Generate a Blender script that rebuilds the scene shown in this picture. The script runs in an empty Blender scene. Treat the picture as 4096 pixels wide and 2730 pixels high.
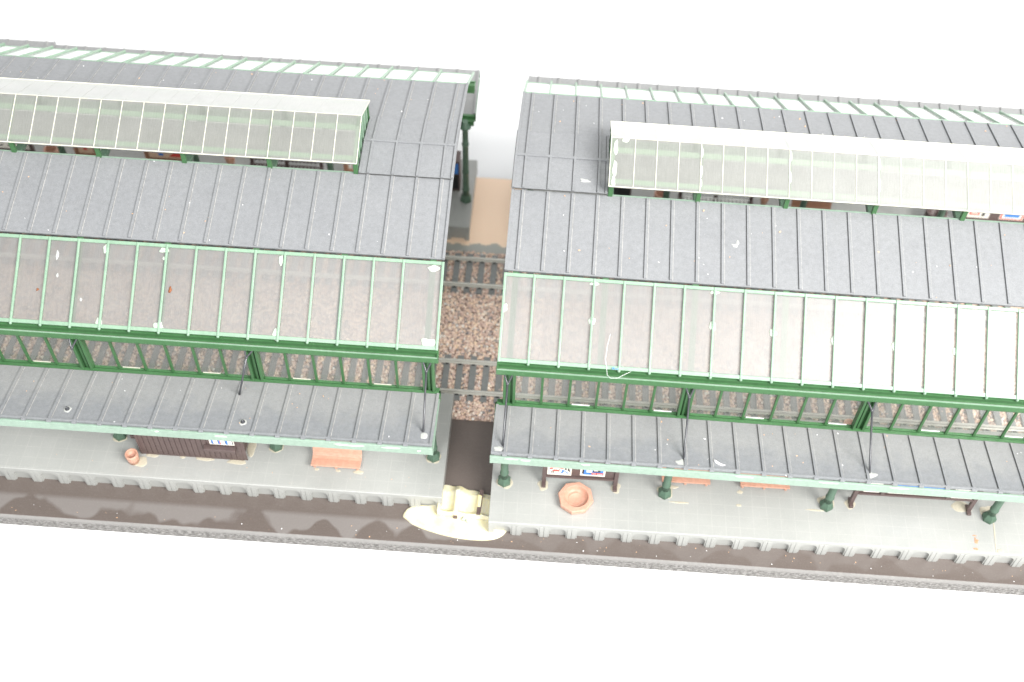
import bpy, math, random
from mathutils import Vector, Matrix
random.seed(7)
scn = bpy.context.scene
COL = scn.collection

# ------------------------------------------------------------------ materials
def new_mat(name):
    m = bpy.data.materials.new(name); m.use_nodes = True
    nt = m.node_tree; nt.nodes.clear()
    out = nt.nodes.new('ShaderNodeOutputMaterial')
    return m, nt, out

def N(nt, kind, **kw):
    n = nt.nodes.new(kind)
    for k, v in kw.items():
        if hasattr(n, k): setattr(n, k, v)
        else: n.inputs[k.replace('_', ' ')].default_value = v
    return n

def coords(nt, scale=(1, 1, 1), kind='Object'):
    tc = N(nt, 'ShaderNodeTexCoord'); mp = N(nt, 'ShaderNodeMapping')
    mp.inputs['Scale'].default_value = scale
    nt.links.new(tc.outputs[kind], mp.inputs['Vector'])
    return mp.outputs['Vector']

def noise(nt, vec, scale, detail=4, rough=.6):
    n = N(nt, 'ShaderNodeTexNoise'); n.inputs['Scale'].default_value = scale
    n.inputs['Detail'].default_value = detail; n.inputs['Roughness'].default_value = rough
    nt.links.new(vec, n.inputs['Vector']); return n.outputs['Fac']

def ramp(nt, fac, stops):
    r = N(nt, 'ShaderNodeValToRGB')
    while len(r.color_ramp.elements) < len(stops): r.color_ramp.elements.new(.5)
    for e, (p, c) in zip(r.color_ramp.elements, stops):
        e.position = p; e.color = (c, c, c, 1) if isinstance(c, (int, float)) else (*c, 1)
    nt.links.new(fac, r.inputs['Fac']); return r.outputs['Color']

def mix(nt, fac, a, b, mode='MIX'):
    m = N(nt, 'ShaderNodeMix'); m.data_type = 'RGBA'; m.blend_type = mode
    def put(sock, v):
        if hasattr(v, 'links'): nt.links.new(v, sock)
        elif isinstance(v, (int, float)): sock.default_value = v
        else: sock.default_value = (*v, 1)
    put(m.inputs[0], fac); put(m.inputs[6], a); put(m.inputs[7], b)
    return m.outputs[2]

def mul(nt, a, b):
    m = N(nt, 'ShaderNodeMath'); m.operation = 'MULTIPLY'
    for s, v in zip(m.inputs, (a, b)):
        if hasattr(v, 'links'): nt.links.new(v, s)
        else: s.default_value = v
    return m.outputs[0]

def bump(nt, height, strength, dist=.02):
    b = N(nt, 'ShaderNodeBump'); b.inputs['Strength'].default_value = strength
    b.inputs['Distance'].default_value = dist
    nt.links.new(height, b.inputs['Height']); return b.outputs['Normal']

def plastic(name, col, rough=.4, spec=.5, dust=.25, dustcol=(.5, .48, .45), sss=0.0, speck=.5, grain=.06, var=.12, blotch=.35, drift=None):
    """injection moulded plastic with a film of dust and pale specks"""
    m, nt, out = new_mat(name)
    v = coords(nt)
    p = N(nt, 'ShaderNodeBsdfPrincipled')
    big = noise(nt, v, .55, 3); fine = noise(nt, v, 26, 3, .7); mid = noise(nt, v, 5, 4)
    base = mix(nt, ramp(nt, mid, [(.3, 0), (.7, 1)]), tuple(c * (1 - var) for c in col), tuple(min(1, c * (1 + var)) for c in col))
    d = mul(nt, mul(nt, ramp(nt, big, [(.3, blotch), (.7, 1)]), ramp(nt, fine, [(.35, .25), (.75, 1)])), dust)
    c = mix(nt, d, base, dustcol)
    if drift:   # dust that has settled in the sheltered strip against the wall
        sx = N(nt, 'ShaderNodeSeparateXYZ'); nt.links.new(v, sx.inputs[0])
        mr = N(nt, 'ShaderNodeMapRange'); nt.links.new(sx.outputs[1], mr.inputs['Value'])
        mr.inputs['From Min'].default_value = drift[0]; mr.inputs['From Max'].default_value = drift[1]
        ad = N(nt, 'ShaderNodeMath'); ad.operation = 'ADD'; nt.links.new(mr.outputs[0], ad.inputs[0]); nt.links.new(noise(nt, v, 1.3, 4), ad.inputs[1])
        dd = mul(nt, ramp(nt, ad.outputs[0], [(.6, 0), (1.5, 1)]), ramp(nt, noise(nt, v, 34, 2, .8), [(.35, .2), (.65, 1)]))
        c = mix(nt, mul(nt, dd, drift[2]), c, (.47, .45, .40))
    vo = N(nt, 'ShaderNodeTexVoronoi'); vo.inputs['Scale'].default_value = 7.0
    nt.links.new(v, vo.inputs['Vector'])
    sp = mul(nt, ramp(nt, vo.outputs['Distance'], [(.05, 1), (.11, 0)]), ramp(nt, noise(nt, v, 9, 2), [(.56, 0), (.6, 1)]))
    c = mix(nt, mul(nt, sp, speck), c, (.75, .73, .68))
    nt.links.new(c, p.inputs['Base Color'])
    rr = N(nt, 'ShaderNodeMapRange'); nt.links.new(fine, rr.inputs['Value'])
    rr.inputs['To Min'].default_value = rough - .06; rr.inputs['To Max'].default_value = rough + .1
    nt.links.new(rr.outputs[0], p.inputs['Roughness'])
    p.inputs['Specular IOR Level'].default_value = spec
    if sss:
        p.inputs['Subsurface Weight'].default_value = sss
        p.inputs['Subsurface Radius'].default_value = (.08, .08, .08)
        p.inputs['Subsurface Scale'].default_value = 1.0
    if grain: nt.links.new(bump(nt, fine, grain), p.inputs['Normal'])
    nt.links.new(p.outputs[0], out.inputs[0])
    return m

def glazing(name, dust, tint=(.9, .91, .88), rough=.2, dustcol=(.78, .77, .74), edge=.5, gloss=1.0, vary=.6):
    """thin acrylic pane: clear core, Fresnel gloss, film of dust that thickens at a slant"""
    m, nt, out = new_mat(name)
    v = coords(nt)
    tr = N(nt, 'ShaderNodeBsdfTransparent'); tr.inputs[0].default_value = (*tint, 1)
    gl = N(nt, 'ShaderNodeBsdfGlossy'); gl.inputs['Roughness'].default_value = rough
    gl.inputs[0].default_value = (1, 1, 1, 1)
    fr = N(nt, 'ShaderNodeFresnel')
    ge = N(nt, 'ShaderNodeNewGeometry'); io = N(nt, 'ShaderNodeMapRange'); nt.links.new(ge.outputs['Backfacing'], io.inputs['Value'])
    io.inputs['To Min'].default_value = 1.5; io.inputs['To Max'].default_value = 1 / 1.5; nt.links.new(io.outputs[0], fr.inputs['IOR'])
    di = N(nt, 'ShaderNodeBsdfDiffuse'); tl = N(nt, 'ShaderNodeBsdfTranslucent')
    for s in (di, tl): s.inputs[0].default_value = (*dustcol, 1)
    dd = N(nt, 'ShaderNodeMixShader'); dd.inputs[0].default_value = .4
    nt.links.new(di.outputs[0], dd.inputs[1]); nt.links.new(tl.outputs[0], dd.inputs[2])
    lw = N(nt, 'ShaderNodeLayerWeight'); lw.inputs['Blend'].default_value = .5
    e = ramp(nt, lw.outputs['Facing'], [(.25, 0), (.85, 1)])
    fine = noise(nt, v, 30, 3, .75); big = noise(nt, v, .8, 3); streak = noise(nt, coords(nt, (9, .6, .6)), 3, 4)
    amt = mul(nt, mul(nt, ramp(nt, fine, [(.3, 1 - .4 * vary), (.8, 1)]), ramp(nt, streak, [(.3, 1 - .25 * vary), (.7, 1)])), ramp(nt, big, [(.3, 1 - .25 * vary), (.7, 1)]))
    a = N(nt, 'ShaderNodeMath'); a.operation = 'MULTIPLY_ADD'
    nt.links.new(e, a.inputs[0]); a.inputs[1].default_value = edge; a.inputs[2].default_value = dust
    f = mul(nt, a.outputs[0], amt)
    vo = N(nt, 'ShaderNodeTexVoronoi'); vo.inputs['Scale'].default_value = 5.0; nt.links.new(v, vo.inputs['Vector'])
    sp = mul(nt, ramp(nt, vo.outputs['Distance'], [(.04, 1), (.1, 0)]), ramp(nt, noise(nt, v, 7, 2), [(.57, 0), (.62, 1)]))
    mx = N(nt, 'ShaderNodeMath'); mx.operation = 'MAXIMUM'; mx.use_clamp = True
    nt.links.new(f, mx.inputs[0]); nt.links.new(mul(nt, sp, .8), mx.inputs[1])
    fin = N(nt, 'ShaderNodeMixShader')
    nt.links.new(mx.outputs[0], fin.inputs[0]); nt.links.new(tr.outputs[0], fin.inputs[1]); nt.links.new(dd.outputs[0], fin.inputs[2])
    top = N(nt, 'ShaderNodeMixShader')
    nt.links.new(mul(nt, fr.outputs[0], gloss), top.inputs[0]); nt.links.new(fin.outputs[0], top.inputs[1]); nt.links.new(gl.outputs[0], top.inputs[2])
    nt.links.new(top.outputs[0], out.inputs[0])
    return m

def simple(name, col, rough=.5, spec=.4, metallic=0, var=.1, scale=12, bumps=0):
    m, nt, out = new_mat(name); v = coords(nt)
    p = N(nt, 'ShaderNodeBsdfPrincipled'); f = noise(nt, v, scale, 4)
    nt.links.new(mix(nt, ramp(nt, f, [(.3, 0), (.7, 1)]), tuple(c * (1 - var) for c in col), tuple(min(1, c * (1 + var)) for c in col)), p.inputs['Base Color'])
    p.inputs['Roughness'].default_value = rough; p.inputs['Specular IOR Level'].default_value = spec; p.inputs['Metallic'].default_value = metallic
    if bumps: nt.links.new(bump(nt, f, bumps), p.inputs['Normal'])
    nt.links.new(p.outputs[0], out.inputs[0]); return m

M = {}
GREEN = (.034, .118, .037)
M['green'] = plastic('green_plastic', GREEN, rough=.34, spec=.5, dust=.11, dustcol=(.40, .48, .38), speck=.35)
M['pale_green'] = plastic('dusty_green_plastic', (.155, .270, .180), rough=.34, spec=.6, dust=.35, dustcol=(.52, .60, .50), speck=.4)
M['fascia'] = plastic('scuffed_green_plastic', (.185, .255, .20), rough=.45, spec=.5, dust=.3, dustcol=(.42, .6, .5), speck=.35)
M['column'] = plastic('dark_green_plastic', (.068, .128, .085), rough=.42, spec=.45, dust=.12, dustcol=(.3, .36, .3), speck=.2)
M['film'] = simple('thin_glue_film', (.40, .41, .39), rough=.35, spec=.55, var=.1)
M['slate'] = plastic('grey_roof_plastic', (.150, .157, .168), rough=.5, spec=.6, dust=.40, dustcol=(.44, .44, .43), speck=.3, grain=.25, blotch=.78)
M['canopy'] = plastic('dusty_canopy_plastic', (.142, .152, .166), rough=.48, spec=.6, dust=.34, dustcol=(.47, .46, .44), speck=.3, grain=.25, blotch=.78, drift=(-12.0, -9.2, .26))
M['shade_grime'] = simple('crease_shade_and_grime', (.07, .07, .067), rough=.8, var=.4, scale=6)  # painted shade line beside the roof ribs, mixed with crease dirt
M['lit_line_dust'] = simple('rib_light_and_dust', (.33, .325, .31), rough=.9, var=.25, scale=5)  # painted lit line beside the roof ribs; plain dust in the gutters
M['rod'] = simple('black_wire', (.05, .052, .058), rough=.28, spec=.7)
M['milky'] = glazing('dusty_roof_pane', .81, rough=.42, edge=.3, gloss=1.7, dustcol=(.36, .345, .335))
M['cream'] = glazing('yellowed_lantern_pane', .66, tint=(.93, .94, .86), rough=.34, dustcol=(.485, .485, .46), edge=.5, gloss=1.55)
M['clear'] = glazing('clear_window_pane', .27, rough=.05, edge=.12, vary=1)
M['pane_edge'] = simple('cut_pane_edge', (.60, .59, .50), rough=.3)
M['stick_glue'] = simple('dried_white_glue', (.52, .59, .49), rough=.28, spec=.55, var=.06)
M['amber_glue'] = simple('dried_amber_glue', (.50, .46, .36), rough=.28, spec=.6)
M['terracotta'] = plastic('terracotta_plastic', (.57, .315, .225), rough=.4, spec=.5, dust=.15, dustcol=(.75, .55, .45), speck=.25, sss=.15)
M['brown'] = plastic('dark_brown_plastic', (.098, .066, .062), rough=.45, spec=.45, dust=.16, dustcol=(.34, .28, .25), speck=.3)
M['redbrown'] = plastic('red_brown_plastic', (.36, .18, .11), rough=.42, dust=.1)
M['card'] = simple('poster_card', (.80, .76, .68), rough=.6, var=.04)
M['red'] = simple('poster_red', (.68, .07, .05), rough=.5)
M['blue'] = simple('poster_blue', (.06, .22, .62), rough=.5)
M['black'] = simple('poster_black', (.02, .02, .022), rough=.5)
M['white'] = simple('poster_white', (.82, .82, .80), rough=.5, var=.03)
M['peach'] = simple('poster_peach', (.72, .5, .36), rough=.6)
M['rail'] = simple('nickel_rail', (.60, .59, .54), rough=.34, metallic=.25)
M['sleeper'] = plastic('sleeper_plastic', (.20, .21, .208), rough=.36, spec=.5, dust=.25, dustcol=(.35, .34, .32), speck=.2)
M['chair'] = simple('rail_chair', (.03, .03, .03), rough=.5)
M['rusty'] = simple('rust_stain', (.50, .27, .16), rough=.6, var=.25)
M['white_flake'] = simple('white_flake', (.85, .85, .85), rough=.4, var=.02)

def mat_platform():
    m, nt, out = new_mat('grey_platform_plastic')
    v = coords(nt); p = N(nt, 'ShaderNodeBsdfPrincipled')
    big = noise(nt, v, .4, 3); fine = noise(nt, v, 22, 3, .7)
    c = mix(nt, ramp(nt, big, [(.3, 0), (.7, 1)]), (.325, .332, .316), (.375, .38, .362))
    c = mix(nt, mul(nt, ramp(nt, fine, [(.5, 0), (.8, 1)]), .25), c, (.6, .58, .54))
    # moulded paving joints
    sx = N(nt, 'ShaderNodeSeparateXYZ'); nt.links.new(v, sx.inputs[0])
    def joint(o, pitch, width):
        a = N(nt, 'ShaderNodeMath'); a.operation = 'PINGPONG'; nt.links.new(o, a.inputs[0]); a.inputs[1].default_value = pitch / 2
        b = N(nt, 'ShaderNodeMath'); b.operation = 'LESS_THAN'; nt.links.new(a.outputs[0], b.inputs[0]); b.inputs[1].default_value = width
        return b.outputs[0]
    j = N(nt, 'ShaderNodeMath'); j.operation = 'MAXIMUM'
    nt.links.new(joint(sx.outputs[0], .6655, .012), j.inputs[0]); nt.links.new(joint(sx.outputs[1], .60, .012), j.inputs[1])
    sp = N(nt, 'ShaderNodeMath'); sp.operation = 'GREATER_THAN'; nt.links.new(sx.outputs[2], sp.inputs[0]); sp.inputs[1].default_value = 1.07
    jj = mul(nt, mul(nt, j.outputs[0], sp.outputs[0]), ramp(nt, noise(nt, v, 1.1, 2), [(.3, .05), (.7, .35)]))
    c = mix(nt, jj, c, (.56, .55, .51))
    # scattered dark grime
    g = mul(nt, ramp(nt, noise(nt, v, 14, 3, .8), [(.62, 0), (.7, 1)]), ramp(nt, noise(nt, v, .5, 2), [(.5, 0), (.65, .5)]))
    c = mix(nt, g, c, (.2, .19, .18))
    nt.links.new(c, p.inputs['Base Color']); p.inputs['Roughness'].default_value = .42
    nt.links.new(bump(nt, fine, .05), p.inputs['Normal'])
    nt.links.new(p.outputs[0], out.inputs[0]); return m
M['platform'] = mat_platform()

def mat_board():
    m, nt, out = new_mat('brown_painted_board')
    v = coords(nt); p = N(nt, 'ShaderNodeBsdfPrincipled')
    fine = noise(nt, v, 24, 4, .75); wood = noise(nt, coords(nt, (1, 9, 9)), 3, 5, .7)
    c = mix(nt, wood, (.100, .081, .072), (.142, .118, .105))
    # film of grey dust on the open strip, wiped away in rounded patches along the front edge
    sx = N(nt, 'ShaderNodeSeparateXYZ'); nt.links.new(v, sx.inputs[0])
    def mr(o, a, b, lo, hi):
        q = N(nt, 'ShaderNodeMapRange'); nt.links.new(o, q.inputs['Value'])
        for k, x in zip(('From Min', 'From Max', 'To Min', 'To Max'), (a, b, lo, hi)): q.inputs[k].default_value = x
        return q.outputs[0]
    strip = mr(sx.outputs[1], 1.02, 1.28, 1, 0)
    ad = N(nt, 'ShaderNodeMath'); ad.operation = 'ADD'
    nt.links.new(noise(nt, coords(nt, (.62, .35, 1)), 1.0, 1.5, .4), ad.inputs[0]); nt.links.new(mr(sx.outputs[1], 0, 1.1, .17, -.17), ad.inputs[1])
    wiped = ramp(nt, ad.outputs[0], [(.50, 1), (.56, 0)])
    side = mr(sx.outputs[0], -4, -1, 1, .28)
    smear = mul(nt, mul(nt, strip, wiped), side)
    c = mix(nt, mul(nt, smear, .75), c, (.205, .188, .178))
    c = mix(nt, mul(nt, ramp(nt, fine, [(.55, 0), (.85, 1)]), .4), c, (.4, .37, .34))
    nt.links.new(c, p.inputs['Base Color'])
    r = N(nt, 'ShaderNodeMapRange'); nt.links.new(smear, r.inputs['Value']); r.inputs['To Min'].default_value = .32; r.inputs['To Max'].default_value = .6
    nt.links.new(r.outputs[0], p.inputs['Roughness'])
    nt.links.new(bump(nt, wood, .12), p.inputs['Normal']); nt.links.new(p.outputs[0], out.inputs[0]); return m
M['board'] = mat_board()

def mat_chip():
    m, nt, out = new_mat('raw_chipboard_edge')
    v = coords(nt, (1, 1, 3)); p = N(nt, 'ShaderNodeBsdfPrincipled')
    sx = N(nt, 'ShaderNodeSeparateXYZ'); nt.links.new(coords(nt), sx.inputs[0])
    torn = ramp(nt, noise(nt, v, 4.5, 6, .75), [(.46, 0), (.54, 1)])
    lowmask = N(nt, 'ShaderNodeMapRange'); nt.links.new(sx.outputs[2], lowmask.inputs['Value'])
    for k, val in zip(('From Min', 'From Max', 'To Min', 'To Max'), (.60, .80, 1, 0)): lowmask.inputs[k].default_value = val
    c = mix(nt, noise(nt, v, 12, 4), (.23, .22, .21), (.34, .33, .315))
    c = mix(nt, mul(nt, mul(nt, torn, lowmask.outputs[0]), .8), c, (.06, .055, .05))
    c = mix(nt, mul(nt, ramp(nt, noise(nt, v, 7, 3), [(.66, 0), (.7, 1)]), .5), c, (.5, .33, .22))
    nt.links.new(c, p.inputs['Base Color']); p.inputs['Roughness'].default_value = .75
    nt.links.new(bump(nt, torn, .6, .05), p.inputs['Normal']); nt.links.new(p.outputs[0], out.inputs[0]); return m
M['chip'] = mat_chip()

def mat_orange():
    m, nt, out = new_mat('peach_painted_ply')
    v = coords(nt, (1, 7, 1)); p = N(nt, 'ShaderNodeBsdfPrincipled')
    c = mix(nt, noise(nt, v, 2, 5), (1, .72, .52), (1, .78, .59))
    sx = N(nt, 'ShaderNodeSeparateXYZ'); nt.links.new(coords(nt), sx.inputs[0])
    e = N(nt, 'ShaderNodeMapRange'); nt.links.new(sx.outputs[1], e.inputs['Value'])
    for k, val in zip(('From Min', 'From Max', 'To Min', 'To Max'), (18.95, 20.1, .75, 0)): e.inputs[k].default_value = val
    w = N(nt, 'ShaderNodeMath'); w.operation = 'ADD'; nt.links.new(e.outputs[0], w.inputs[0]); nt.links.new(mul(nt, noise(nt, coords(nt), 1.6, 5, .6), .8), w.inputs[1])
    c = mix(nt, ramp(nt, w.outputs[0], [(.72, 0), (.80, 1)]), c, (.40, .405, .375))
    nt.links.new(c, p.inputs['Base Color']); p.inputs['Roughness'].default_value = .55
    nt.links.new(p.outputs[0], out.inputs[0]); return m
M['orange'] = mat_orange()

def mat_stone():
    m, nt, out = new_mat('pink_granite_chips')
    p = N(nt, 'ShaderNodeBsdfPrincipled'); at = N(nt, 'ShaderNodeAttribute'); at.attribute_name = 'tone'
    c = ramp(nt, at.outputs['Fac'], [(0, (.2, .205, .21)), (.06, (.42, .39, .38)), (.15, (.64, .47, .41)), (.4, (.78, .59, .50)), (.62, (.86, .68, .57)), (.8, (.92, .71, .52)), (.93, (.92, .82, .73)), (1, (.8, .81, .8))])
    f = noise(nt, coords(nt), 16, 3)
    c = mix(nt, ramp(nt, f, [(.3, .4), (.75, 0)]), c, mix(nt, .35, c, (.4, .3, .26)))
    nt.links.new(c, p.inputs['Base Color']); p.inputs['Roughness'].default_value = .6
    nt.links.new(p.outputs[0], out.inputs[0]); return m
M['stone'] = mat_stone()

def mat_bed():
    m, nt, out = new_mat('ballast_bed')
    p = N(nt, 'ShaderNodeBsdfPrincipled'); v = coords(nt)
    vo = N(nt, 'ShaderNodeTexVoronoi'); vo.inputs['Scale'].default_value = 6.5; nt.links.new(v, vo.inputs['Vector'])
    s = N(nt, 'ShaderNodeSeparateColor'); nt.links.new(vo.outputs['Color'], s.inputs[0])
    c = ramp(nt, s.outputs[0], [(0, (.2, .2, .2)), (.12, (.45, .34, .29)), (.45, (.66, .46, .37)), (.75, (.76, .56, .42)), (1, (.8, .66, .56))])
    c = mix(nt, ramp(nt, vo.outputs['Distance'], [(.35, 0), (.7, .8)]), c, (.2, .14, .115))
    nt.links.new(c, p.inputs['Base Color']); p.inputs['Roughness'].default_value = .7
    nt.links.new(bump(nt, vo.outputs['Distance'], -.8, .08), p.inputs['Normal']); nt.links.new(p.outputs[0], out.inputs[0]); return m
M['bed'] = mat_bed()

def mat_resin():
    m, nt, out = new_mat('yellow_filler')
    p = N(nt, 'ShaderNodeBsdfPrincipled'); v = coords(nt)
    c = mix(nt, ramp(nt, noise(nt, v, 1.5, 4), [(.35, 0), (.65, 1)]), (.70, .63, .37), (.76, .72, .55))
    nt.links.new(c, p.inputs['Base Color']); p.inputs['Roughness'].default_value = .38
    p.inputs['Subsurface Weight'].default_value = .3; p.inputs['Subsurface Radius'].default_value = (.15, .12, .05); p.inputs['Subsurface Scale'].default_value = 1
    nt.links.new(bump(nt, noise(nt, v, 9, 3), .06), p.inputs['Normal']); nt.links.new(p.outputs[0], out.inputs[0]); return m
M['resin'] = mat_resin()

m, nt, out = new_mat('white_sweep_paper')
p = N(nt, 'ShaderNodeBsdfPrincipled')
nt.links.new(mix(nt, noise(nt, coords(nt), .15, 3), (.86, .865, .87), (.88, .885, .89)), p.inputs['Base Color'])
p.inputs['Roughness'].default_value = .8; p.inputs['Specular IOR Level'].default_value = .1
nt.links.new(p.outputs[0], out.inputs[0]); M['paper'] = m

# ------------------------------------------------------------------ frames of reference (measured from the photograph)
YAW = {'L': 0.0, 'R': -.0083, 'PR': .0071}
DY = {'L': 0.0, 'R': -.381, 'PR': -1.129}

class MB:
    """collects shapes, then builds ONE mesh object"""
    def __init__(self): self.v, self.f, self.mi, self.sm = [], [], [], []
    def add(self, vs, fs, mi=0, smooth=False):
        b = len(self.v); self.v += [Vector(x) for x in vs]
        self.f += [tuple(b + i for i in f) for f in fs]; self.mi += [mi] * len(fs); self.sm += [smooth] * len(fs)
    def box(self, x0, x1, y0, y1, z0, z1, mi=0):
        x0, x1 = min(x0, x1), max(x0, x1); y0, y1 = min(y0, y1), max(y0, y1); z0, z1 = min(z0, z1), max(z0, z1)
        self.add([(x, y, z) for x in (x0, x1) for y in (y0, y1) for z in (z0, z1)],
                 [(0, 1, 3, 2), (4, 6, 7, 5), (0, 4, 5, 1), (2, 3, 7, 6), (0, 2, 6, 4), (1, 5, 7, 3)], mi)
    def prism(self, prof, x0, x1, mi=0):
        """closed (y,z) outline run along x"""
        x0, x1 = min(x0, x1), max(x0, x1); n = len(prof)
        a = sum(prof[i][0] * prof[(i + 1) % n][1] - prof[(i + 1) % n][0] * prof[i][1] for i in range(n))
        if a < 0: prof = prof[::-1]
        vs = [(x0, y, z) for y, z in prof] + [(x1, y, z) for y, z in prof]
        fs = [tuple(range(n))[::-1], tuple(range(n, 2 * n))] + [(i, (i + 1) % n, n + (i + 1) % n, n + i) for i in range(n)]
        self.add(vs, fs, mi)
    def bar(self, p, q, w, h, up=(0, 0, 1), lift=0, mi=0):
        """box of section w x h from p to q; lift moves it along up"""
        p, q = Vector(p), Vector(q); d = (q - p).normalized(); s = d.cross(Vector(up)).normalized(); u = s.cross(d)
        vs = []
        for e in (p, q):
            for a, b in ((-1, -1), (1, -1), (1, 1), (-1, 1)): vs.append(e + s * a * w / 2 + u * (b * h / 2 + lift))
        self.add(vs, [(0, 1, 2, 3), (7, 6, 5, 4), (0, 4, 5, 1), (1, 5, 6, 2), (2, 6, 7, 3), (3, 7, 4, 0)], mi)
    def lathe(self, prof, c, n=24, mi=0, rot=0, smooth=True, capb=True, capt=True):
        vs = []; fs = []; k = len(prof)
        for r, z in prof:
            for i in range(n):
                a = 2 * math.pi * (i + .5) / n + rot; vs.append((c[0] + r * math.cos(a), c[1] + r * math.sin(a), c[2] + z))
        for j in range(k - 1):
            for i in range(n): fs.append((j * n + i, j * n + (i + 1) % n, (j + 1) * n + (i + 1) % n, (j + 1) * n + i))
        self.add(vs, fs, mi, smooth)
        b = len(self.v) - len(vs)
        if capb: self.f.append(tuple(b + i for i in range(n))[::-1]); self.mi.append(mi); self.sm.append(False)
        if capt: self.f.append(tuple(b + (k - 1) * n + i for i in range(n))); self.mi.append(mi); self.sm.append(False)
    def tube(self, pts, r, n=8, mi=0):
        pts = [Vector(p) for p in pts]; rings = []
        for i, p in enumerate(pts):
            d = (pts[min(i + 1, len(pts) - 1)] - pts[max(i - 1, 0)]).normalized()
            ref = Vector((1, 0, 0)) if abs(d.x) < .8 else Vector((0, 1, 0))
            s = d.cross(ref).normalized(); u = s.cross(d); rr = r[i] if isinstance(r, (list, tuple)) else r
            rings.append([p + (s * math.cos(2 * math.pi * k / n) + u * math.sin(2 * math.pi * k / n)) * rr for k in range(n)])
        vs = [v for R in rings for v in R]; fs = []
        for j in range(len(pts) - 1):
            for i in range(n): fs.append((j * n + i, (j + 1) * n + i, (j + 1) * n + (i + 1) % n, j * n + (i + 1) % n))
        fs.append(tuple(range(n))); fs.append(tuple((len(pts) - 1) * n + i for i in range(n))[::-1])
        self.add(vs, fs, mi, True)
    def blob(self, c, rx, ry, h, up=(0, 0, 1), seed=0, n=22, wob=.18, mi=0, axis=None):
        """a low dried drop: irregular domed disc lying on a surface with normal up"""
        rnd = random.Random(seed); u = Vector(up).normalized()
        a = (Vector((1, 0, 0)) - u * u.x).normalized() if axis is None else Vector(axis).normalized(); b = u.cross(a); c = Vector(c)
        ph = [(rnd.random() * 6.28, rnd.uniform(.3, 1)) for _ in range(4)]
        vs = []; fs = []
        for fr, hh in ((1, -.3), (.97, .45), (.75, .85), (.4, 1)):
            for i in range(n):
                t = 2 * math.pi * i / n
                w = 1 + wob * sum(A * math.sin((k + 2) * t + P) for k, (P, A) in enumerate(ph)) / 2
                vs.append(c + a * rx * fr * w * math.cos(t) + b * ry * fr * w * math.sin(t) + u * h * hh)
        for j in range(3):
            for i in range(n): fs.append((j * n + i, j * n + (i + 1) % n, (j + 1) * n + (i + 1) % n, (j + 1) * n + i))
        fs.append(tuple(3 * n + i for i in range(n))); fs.append(tuple(range(n))[::-1])
        self.add(vs, fs, mi, True)
    def build(self, name, mats, parent=None, bevel=0, frame='L', base=(0, 0, 0)):
        if not isinstance(mats, (list, tuple)): mats = [mats]
        b = Vector(parent['_b']) if parent is not None and '_b' in parent else Vector(base)
        me = bpy.data.meshes.new(name)
        me.from_pydata([v - b for v in self.v], [], self.f)
        for mm in mats: me.materials.append(mm)
        me.polygons.foreach_set('material_index', self.mi); me.polygons.foreach_set('use_smooth', self.sm)
        me.update()
        o = bpy.data.objects.new(name, me); COL.objects.link(o)
        if bevel:
            md = o.modifiers.new('edge_round', 'BEVEL'); md.width = bevel; md.segments = 2; md.limit_method = 'ANGLE'; md.angle_limit = math.radians(40)
            md.harden_normals = False
        if parent is not None:
            o.parent = parent; o['_b'] = tuple(b)
        else:
            place(o, base, frame); o['_b'] = tuple(b)
        return o

def place(o, base, frame):
    o.matrix_world = Matrix.Translation((0, DY[frame], 0)) @ Matrix.Rotation(YAW[frame], 4, 'Z') @ Matrix.Translation(base)

def tag(o, label=None, cat=None, group=None, kind=None):
    for k, v in (('label', label), ('category', cat), ('group', group), ('kind', kind)):
        if v: o[k] = v
    return o

def thing(name, base, frame, label, cat, group=None):
    o = bpy.data.objects.new(name, None); COL.objects.link(o); o.empty_display_size = .3
    o['_b'] = tuple(base); place(o, base, frame)
    return tag(o, label, cat, group)

def share(src, parent, delta, name=None):
    """a copy of a part (and its sub-parts) moved by delta inside its thing"""
    c = src.copy(); COL.objects.link(c); c.parent = parent; c.location = Vector(src.location) + Vector(delta)
    for ch in [k for k in src.children]:
        d = ch.copy(); COL.objects.link(d); d.parent = c
    return c

# ------------------------------------------------------------------ measured levels (1 unit = 1 cm on the model)
T = 7.8; ZB = 1.056; ZP = 2.131; YR = 7.2
def mir(y): return 2 * YR - y

# ------------------------------------------------------------------ backdrop
mb = MB()
XS = [-320, 320]; prof = [(-160, 0), (58, 0)] + [(58 + 40 * math.sin(a), 40 - 40 * math.cos(a)) for a in [math.radians(t) for t in range(6, 91, 6)]] + [(98, 110)]
vs = [(x, y, z) for x in XS for y, z in prof]; n = len(prof)
mb.add(vs, [(i, n + i, n + i + 1, i + 1) for i in range(n - 1)], 0, True)
tag(mb.build('backdrop', M['paper']), kind='structure')

# ------------------------------------------------------------------ baseboard
base = thing('baseboard', (0, -6, 0), 'L', 'long brown painted chipboard base carrying the whole model station', 'baseboard')
mb = MB(); mb.box(-40, 40, -6.0, 19.05, 0.0, ZB - .031); core = mb.build('board_core', M['chip'], base, bevel=.03)
mb = MB(); mb.box(-40, 40, -5.985, 12.70, ZB - .03, ZB); mb.build('painted_top', M['board'], base)
mb = MB(); mb.box(-40, 40, 12.703, 19.045, ZB - .03, ZB + .002); mb.build('peach_panel', M['orange'], base)

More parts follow.
